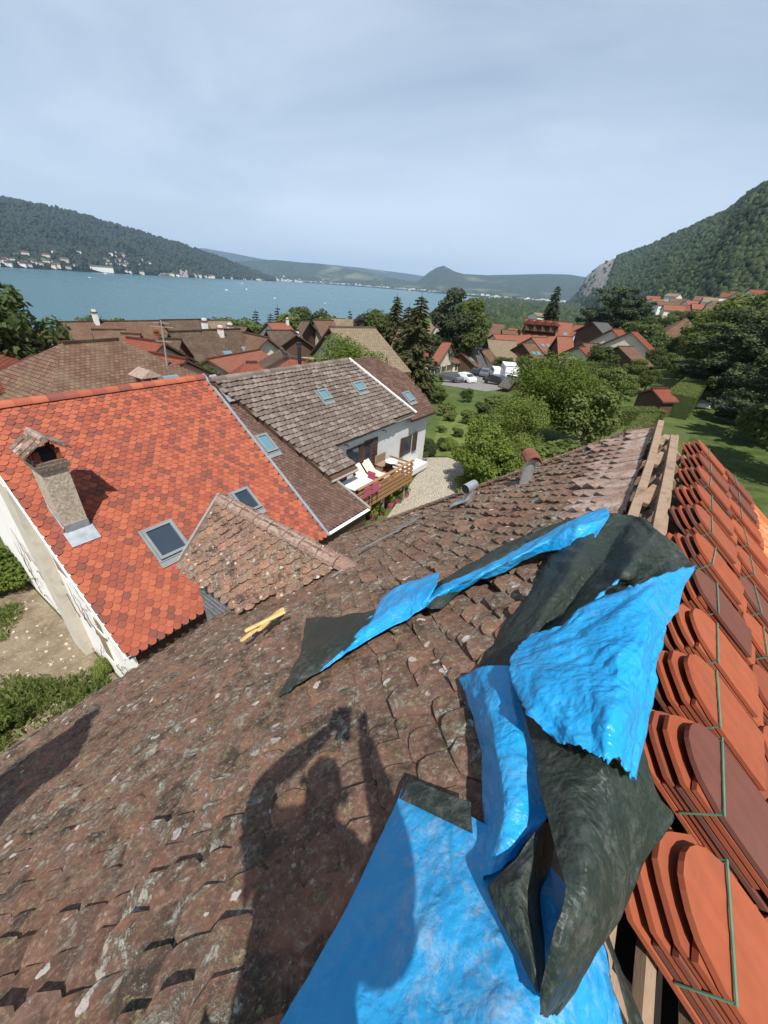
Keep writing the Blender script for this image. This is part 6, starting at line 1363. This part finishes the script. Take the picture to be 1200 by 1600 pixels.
# ================================================================== parked cars
def car_mesh(van=False):
    prof = [(-2.1, .35), (-2.12, .75), (-1.9, .95), (-1.45, 1.02), (-.95, 1.42), (.55, 1.46), (1.35, .98), (2.0, .85), (2.12, .6), (2.1, .35)] if not van else [(-2.4, .35), (-2.42, 1.0), (-2.35, 1.85), (1.2, 1.95), (1.75, 1.2), (2.3, 1.0), (2.4, .6), (2.38, .35)]
    b = MB(); n = len(prof); V = []
    for y, sc in ((-.86, 1), (-.80, 1), (.80, 1), (.86, 1)):
        for (x, z) in prof: inn = .12 if z > 1.05 else 0; yy = math.copysign(abs(y)-inn, y); V.append((x, yy, z))
    F = [tuple(range(n)), tuple(range(4*n-1, 3*n-1, -1))]
    for j in range(3): F += [(j*n+i, (j+1)*n+i, (j+1)*n+(i+1) % n, j*n+(i+1) % n) for i in range(n)]
    b.mesh(V, F); body = b.data('body')
    b = MB()
    for s in (-1, 1):
        if van: b.box((1.25, s*.745, 1.5), (.7, .03, .55)); b.box((-.4, s*.745, 1.5), (1.8, .03, .5))
        else: b.box((-.2, s*.745, 1.22), (1.5, .03, .28))
    b.face([(.62, -.66, 1.45), (.62, .66, 1.45), (1.33, .72, 1.02), (1.33, -.72, 1.02)][::-1] if not van else [(1.24, -.66, 1.93), (1.24, .66, 1.93), (1.76, .72, 1.22), (1.76, -.72, 1.22)][::-1]); b.face([(-1.0, -.66, 1.42), (-1.0, .66, 1.42), (-1.44, .7, 1.06), (-1.44, -.7, 1.06)])
    for v_ in range(len(b.v)): x, y, z = b.v[v_]; b.v[v_] = (x+(.01 if x > 0 else -.01), y, z+.012)
    glass = b.data('window'); b = MB(); b.tube([(0, -.1, 0), (0, .1, 0)], .32, 14); return body, glass, b.data('wheel')
def paint(n, c): g = G(n); return g.fin(c, .3, spec=.5, **{'Coat Weight': .4})
PT = {'white': paint('white_paint', (.75, .75, .75)), 'black': paint('black_paint', (.02, .02, .022)), 'grey': paint('grey_paint', (.10, .10, .11))}
CARM = {False: car_mesh(), True: car_mesh(True)}; _cm = {}
def car(px, py, rz, colr, label, van=False, s=1.):
    P = gp(px, py); e = empty('parked_car' if not van else 'parked_van', P+np.array([0, 0, .06]), label, 'van' if van else 'car', 'vehicles in the village car park'); e.rotation_euler = (0, 0, rz); e.scale = (s, s, s); bo, gl, wh = CARM[van]
    if (van, colr) not in _cm: m = bo.copy(); m.materials.append(PT[colr]); _cm[(van, colr)] = m
    for nm, me, mt in (('body', _cm[(van, colr)], None), ('window', gl, MT['glass'])):
        if mt and not me.materials: me.materials.append(mt)
        o = bpy.data.objects.new(nm, me); COL.objects.link(o); o.parent = e
    if not wh.materials: wh.materials.append(MT['black'])
    for x in (-1.3, 1.35):
        for y in (-.78, .78): o = bpy.data.objects.new('wheel', wh); COL.objects.link(o); o.parent = e; o.location = (x, y, .32)
car(724, 597, R(160), 'white', 'white car parked alone in the middle of the car park'); car(703, 597, R(170), 'grey', 'grey car at the left edge of the car park')
car(744, 586, R(100), 'black', 'dark estate car in the back row near the wall'); car(757, 588, R(105), 'grey', 'grey car in the back row between dark car and white van')
car(773, 591, R(120), 'white', 'white van parked left of the camper', True); car(774, 601, R(165), 'black', 'dark car parked in front of the camper')
P = gp(792, 597); e = empty('camper_van', P+np.array([0, 0, .06]), 'white boxy camper van parked beside the small hut', 'camper', 'vehicles in the village car park'); A = (unit((-.45, .9, 0)), unit((-.9, -.45, 0)), np.array([0, 0, 1.]))
b = MB(); b.box(P+np.array([0, 0, 1.75]), (5.4, 2.2, 2.3), A); b.box(P+A[0]*-3.1+np.array([0, 0, 1.15]), (1.2, 2.0, 1.2), A); b.box(P+A[0]*-2.4+np.array([0, 0, 2.5]), (1.2, 2.15, .8), A); b.build('body', MT['plastic'], e)
b = MB(); b.box(P+A[0]*.6+A[1]*1.11+np.array([0, 0, 2.1]), (1.2, .04, .6), A); b.box(P+A[0]*.6-A[1]*1.11+np.array([0, 0, 2.1]), (1.2, .04, .6), A); b.box(P+A[0]*-3.71+np.array([0, 0, 1.4]), (.04, 1.7, .6), A); b.build('window', MT['glass'], e)
for x in (-2.6, 1.5):
    for y in (-.95, .95): b = MB(); b.tube([P+A[0]*x+A[1]*(y-.1)+np.array([0, 0, .38]), P+A[0]*x+A[1]*(y+.1)+np.array([0, 0, .38])], .38, 12); b.build('wheel', MT['black'], e)
VH('small grey roofed hut beside the camper van', (806, 589), (820, 590), 60, 2.2, 30, 'r_slate', 'darkwood', win=False, zb=2.3)
# ================================================================== the photographer, astride the ridge behind the camera
def skin_body(name, joints, edges, radii, mat, parent=None, root=0, sub=2):
    me = bpy.data.meshes.new(name); me.from_pydata([tuple(map(float, j)) for j in joints], edges, []); o = put(name, me, None, parent)
    sk = o.modifiers.new('skin', 'SKIN'); sk.use_smooth_shade = True
    for i, r_ in enumerate(radii): me.skin_vertices[0].data[i].radius = (r_, r_) if not isinstance(r_, tuple) else r_; me.skin_vertices[0].data[i].use_root = (i == root)
    sb = o.modifiers.new('sub', 'SUBSURF'); sb.levels = sub; sb.render_levels = sub
    me.materials.append(mat); return o
hd = np.array([-math.sin(YAW), math.cos(YAW), 0]); rt_ = np.array([math.cos(YAW), math.sin(YAW), 0]); Z3 = np.array([0, 0, 1.])
g = G('skin'); MT['skin'] = g.fin(g.mix(g.noise(20, 3), (.50, .29, .20), (.58, .35, .25)), .5, spec=.3)
MT['shirt'] = m_plain('work_shirt', (.05, .06, .09), .9, .2, 12); MT['trousers'] = m_plain('work_trousers', (.07, .065, .06), .9, .2, 12); MT['hair'] = m_plain('hair', (.03, .02, .014), .7, .3, 40)
HEAD = np.array([.10, -.28, -.06]); CH = HEAD-Z3*.30-hd*.10; PEL = HEAD-Z3*.82-hd*.20; NECK = HEAD-Z3*.15-hd*.03
LH = -hd*.055-rt_*.075-Z3*.045; RH_ = -hd*.055+rt_*.075-Z3*.045
SHL, SHR = NECK-Z3*.09-rt_*.19-hd*.03, NECK-Z3*.09+rt_*.19-hd*.03
ELL = np.array([-.20, -.40, -.30]); ELR = np.array([.30, -.14, -.24])
def roofz(x): return -HR-(math.tan(AL)*(XR-x) if x < XR else math.tan(AR)*(x-XR))
FL_ = np.array([-.28, -.80, roofz(-.28)+.10]); FR_ = np.array([.66, -.52, roofz(.66)+.10]); KL = np.array([-.22, -.68, -1.12]); KR = np.array([.58, -.42, -1.08])
person = empty('person', (XR, -.6, -HR), 'person in dark work clothes astride the ridge, holding up a phone', 'person')
J = [PEL, (PEL+CH)/2, CH, NECK-Z3*.04, NECK, HEAD-Z3*.06+hd*.01, HEAD+Z3*.01+hd*.012, HEAD+Z3*.075,
     SHL, ELL, LH-hd*.02, SHR, ELR, RH_-hd*.02, PEL-rt_*.10-Z3*.05, KL, FL_, FL_+np.array([-.10, .14, -.07]), PEL+rt_*.10-Z3*.05, KR, FR_, FR_+np.array([.10, .14, -.06])]
Ed = [(0, 1), (1, 2), (2, 3), (3, 4), (4, 5), (5, 6), (6, 7), (3, 8), (8, 9), (9, 10), (3, 11), (11, 12), (12, 13), (0, 14), (14, 15), (15, 16), (16, 17), (0, 18), (18, 19), (19, 20), (20, 21)]
Rd = [.165, .155, .175, .09, .058, .078, .092, .06, .078, .062, .034, .078, .062, .034, .085, .062, .045, .04, .085, .062, .045, .04]
bo = skin_body('body', J, Ed, Rd, MT['skin'], person)
# fingers, each its own chain rooted in the palm
def hand(wr, side):
    b = None; palm = wr+hd*.012
    js = [wr-hd*.03, palm+hd*.02]; es = [(0, 1)]; rd = [.026, .028]
    for k in range(4):
        up = (k-1.5)*.021; base = palm+hd*.025+Z3*up; m = base+hd*.018-rt_*side*-.012; tip = m-rt_*side*(.028-.004*abs(k-1.5)); i = len(js); js += [base, m, tip]; es += [(1, i), (i, i+1), (i+1, i+2)]; rd += [.010, .009, .008]
    i = len(js); js += [palm+Z3*.035, palm+Z3*.052-rt_*side*.03]; es += [(1, i), (i, i+1)]; rd += [.011, .009]
    skin_body('hand', js, es, rd, MT['skin'], person, 0, 1)
hand(LH, -1); hand(RH_, 1)
b = MB(); fw = np.array([hd[0]*math.cos(PITCH), hd[1]*math.cos(PITCH), -math.sin(PITCH)]); upv = np.array([hd[0]*math.sin(PITCH), hd[1]*math.sin(PITCH), math.cos(PITCH)])
b.box(-fw*.016-upv*.055-rt_*.022, (.075, .008, .155), (rt_, fw, upv)); ph = b.build('phone', MT['black']); tag(ph, 'black phone held up in both hands by the person', 'phone')
def shell(name, idx, grow, mat, sub=2):
    mp_ = {j: k for k, j in enumerate(idx)}; es = [(mp_[a], mp_[c]) for a, c in Ed if a in mp_ and c in mp_]; return skin_body(name, [J[i] for i in idx], es, [Rd[i]+grow for i in idx], mat, person, 0, sub)
shell('shirt', [0, 1, 2, 3, 8, 9, 11, 12], .014, MT['shirt']); shell('trousers', [0, 14, 15, 16, 18, 19, 20], .016, MT['trousers'])
b = MB(); b.mesh(ICO_V*np.array([.098, .108, .10])+HEAD+Z3*.045-hd*.018, ICO_F.tolist()); o = b.build('hair', MT['hair'], person, True); o.modifiers.new('s', 'SUBSURF').render_levels = 2
for sg in (-1, 1):
    b = MB(); b.mesh(ICO_V*.012+HEAD+hd*.088+rt_*sg*.032+Z3*.01, ICO_F.tolist()); b.build('eye', MT['plastic'], person, True); b = MB(); b.mesh(ICO_V*np.array([.012, .02, .032])+HEAD+rt_*sg*.092-Z3*.005, ICO_F.tolist()); b.build('ear', MT['skin'], person, True)
b = MB(); b.mesh(ICO_V*np.array([.013, .018, .022])+HEAD+hd*.105-Z3*.02, ICO_F.tolist()); b.build('nose', MT['skin'], person, True); b = MB(); b.mesh(ICO_V*np.array([.024, .01, .007])+HEAD+hd*.092-Z3*.055, ICO_F.tolist()); b.build('mouth', MT['pinkren'], person, True)
# ================================================================== haze
hz = MB(); hz.box((-3500, 5500, 380), (24000, 24000, 900))
g = G('haze_air'); g.nt.nodes.remove(g.b)
pv = g.n('ShaderNodeVolumePrincipled'); pv.inputs['Color'].default_value = (.50, .72, 1, 1); pv.inputs['Density'].default_value = 5.2e-5; pv.inputs['Anisotropy'].default_value = 0.0
g.nt.links.new(pv.outputs[0], g.o.inputs['Volume'])
tag(hz.build('haze', g.mat), 'thin blue summer haze in the air over the lake', None, None, 'stuff')
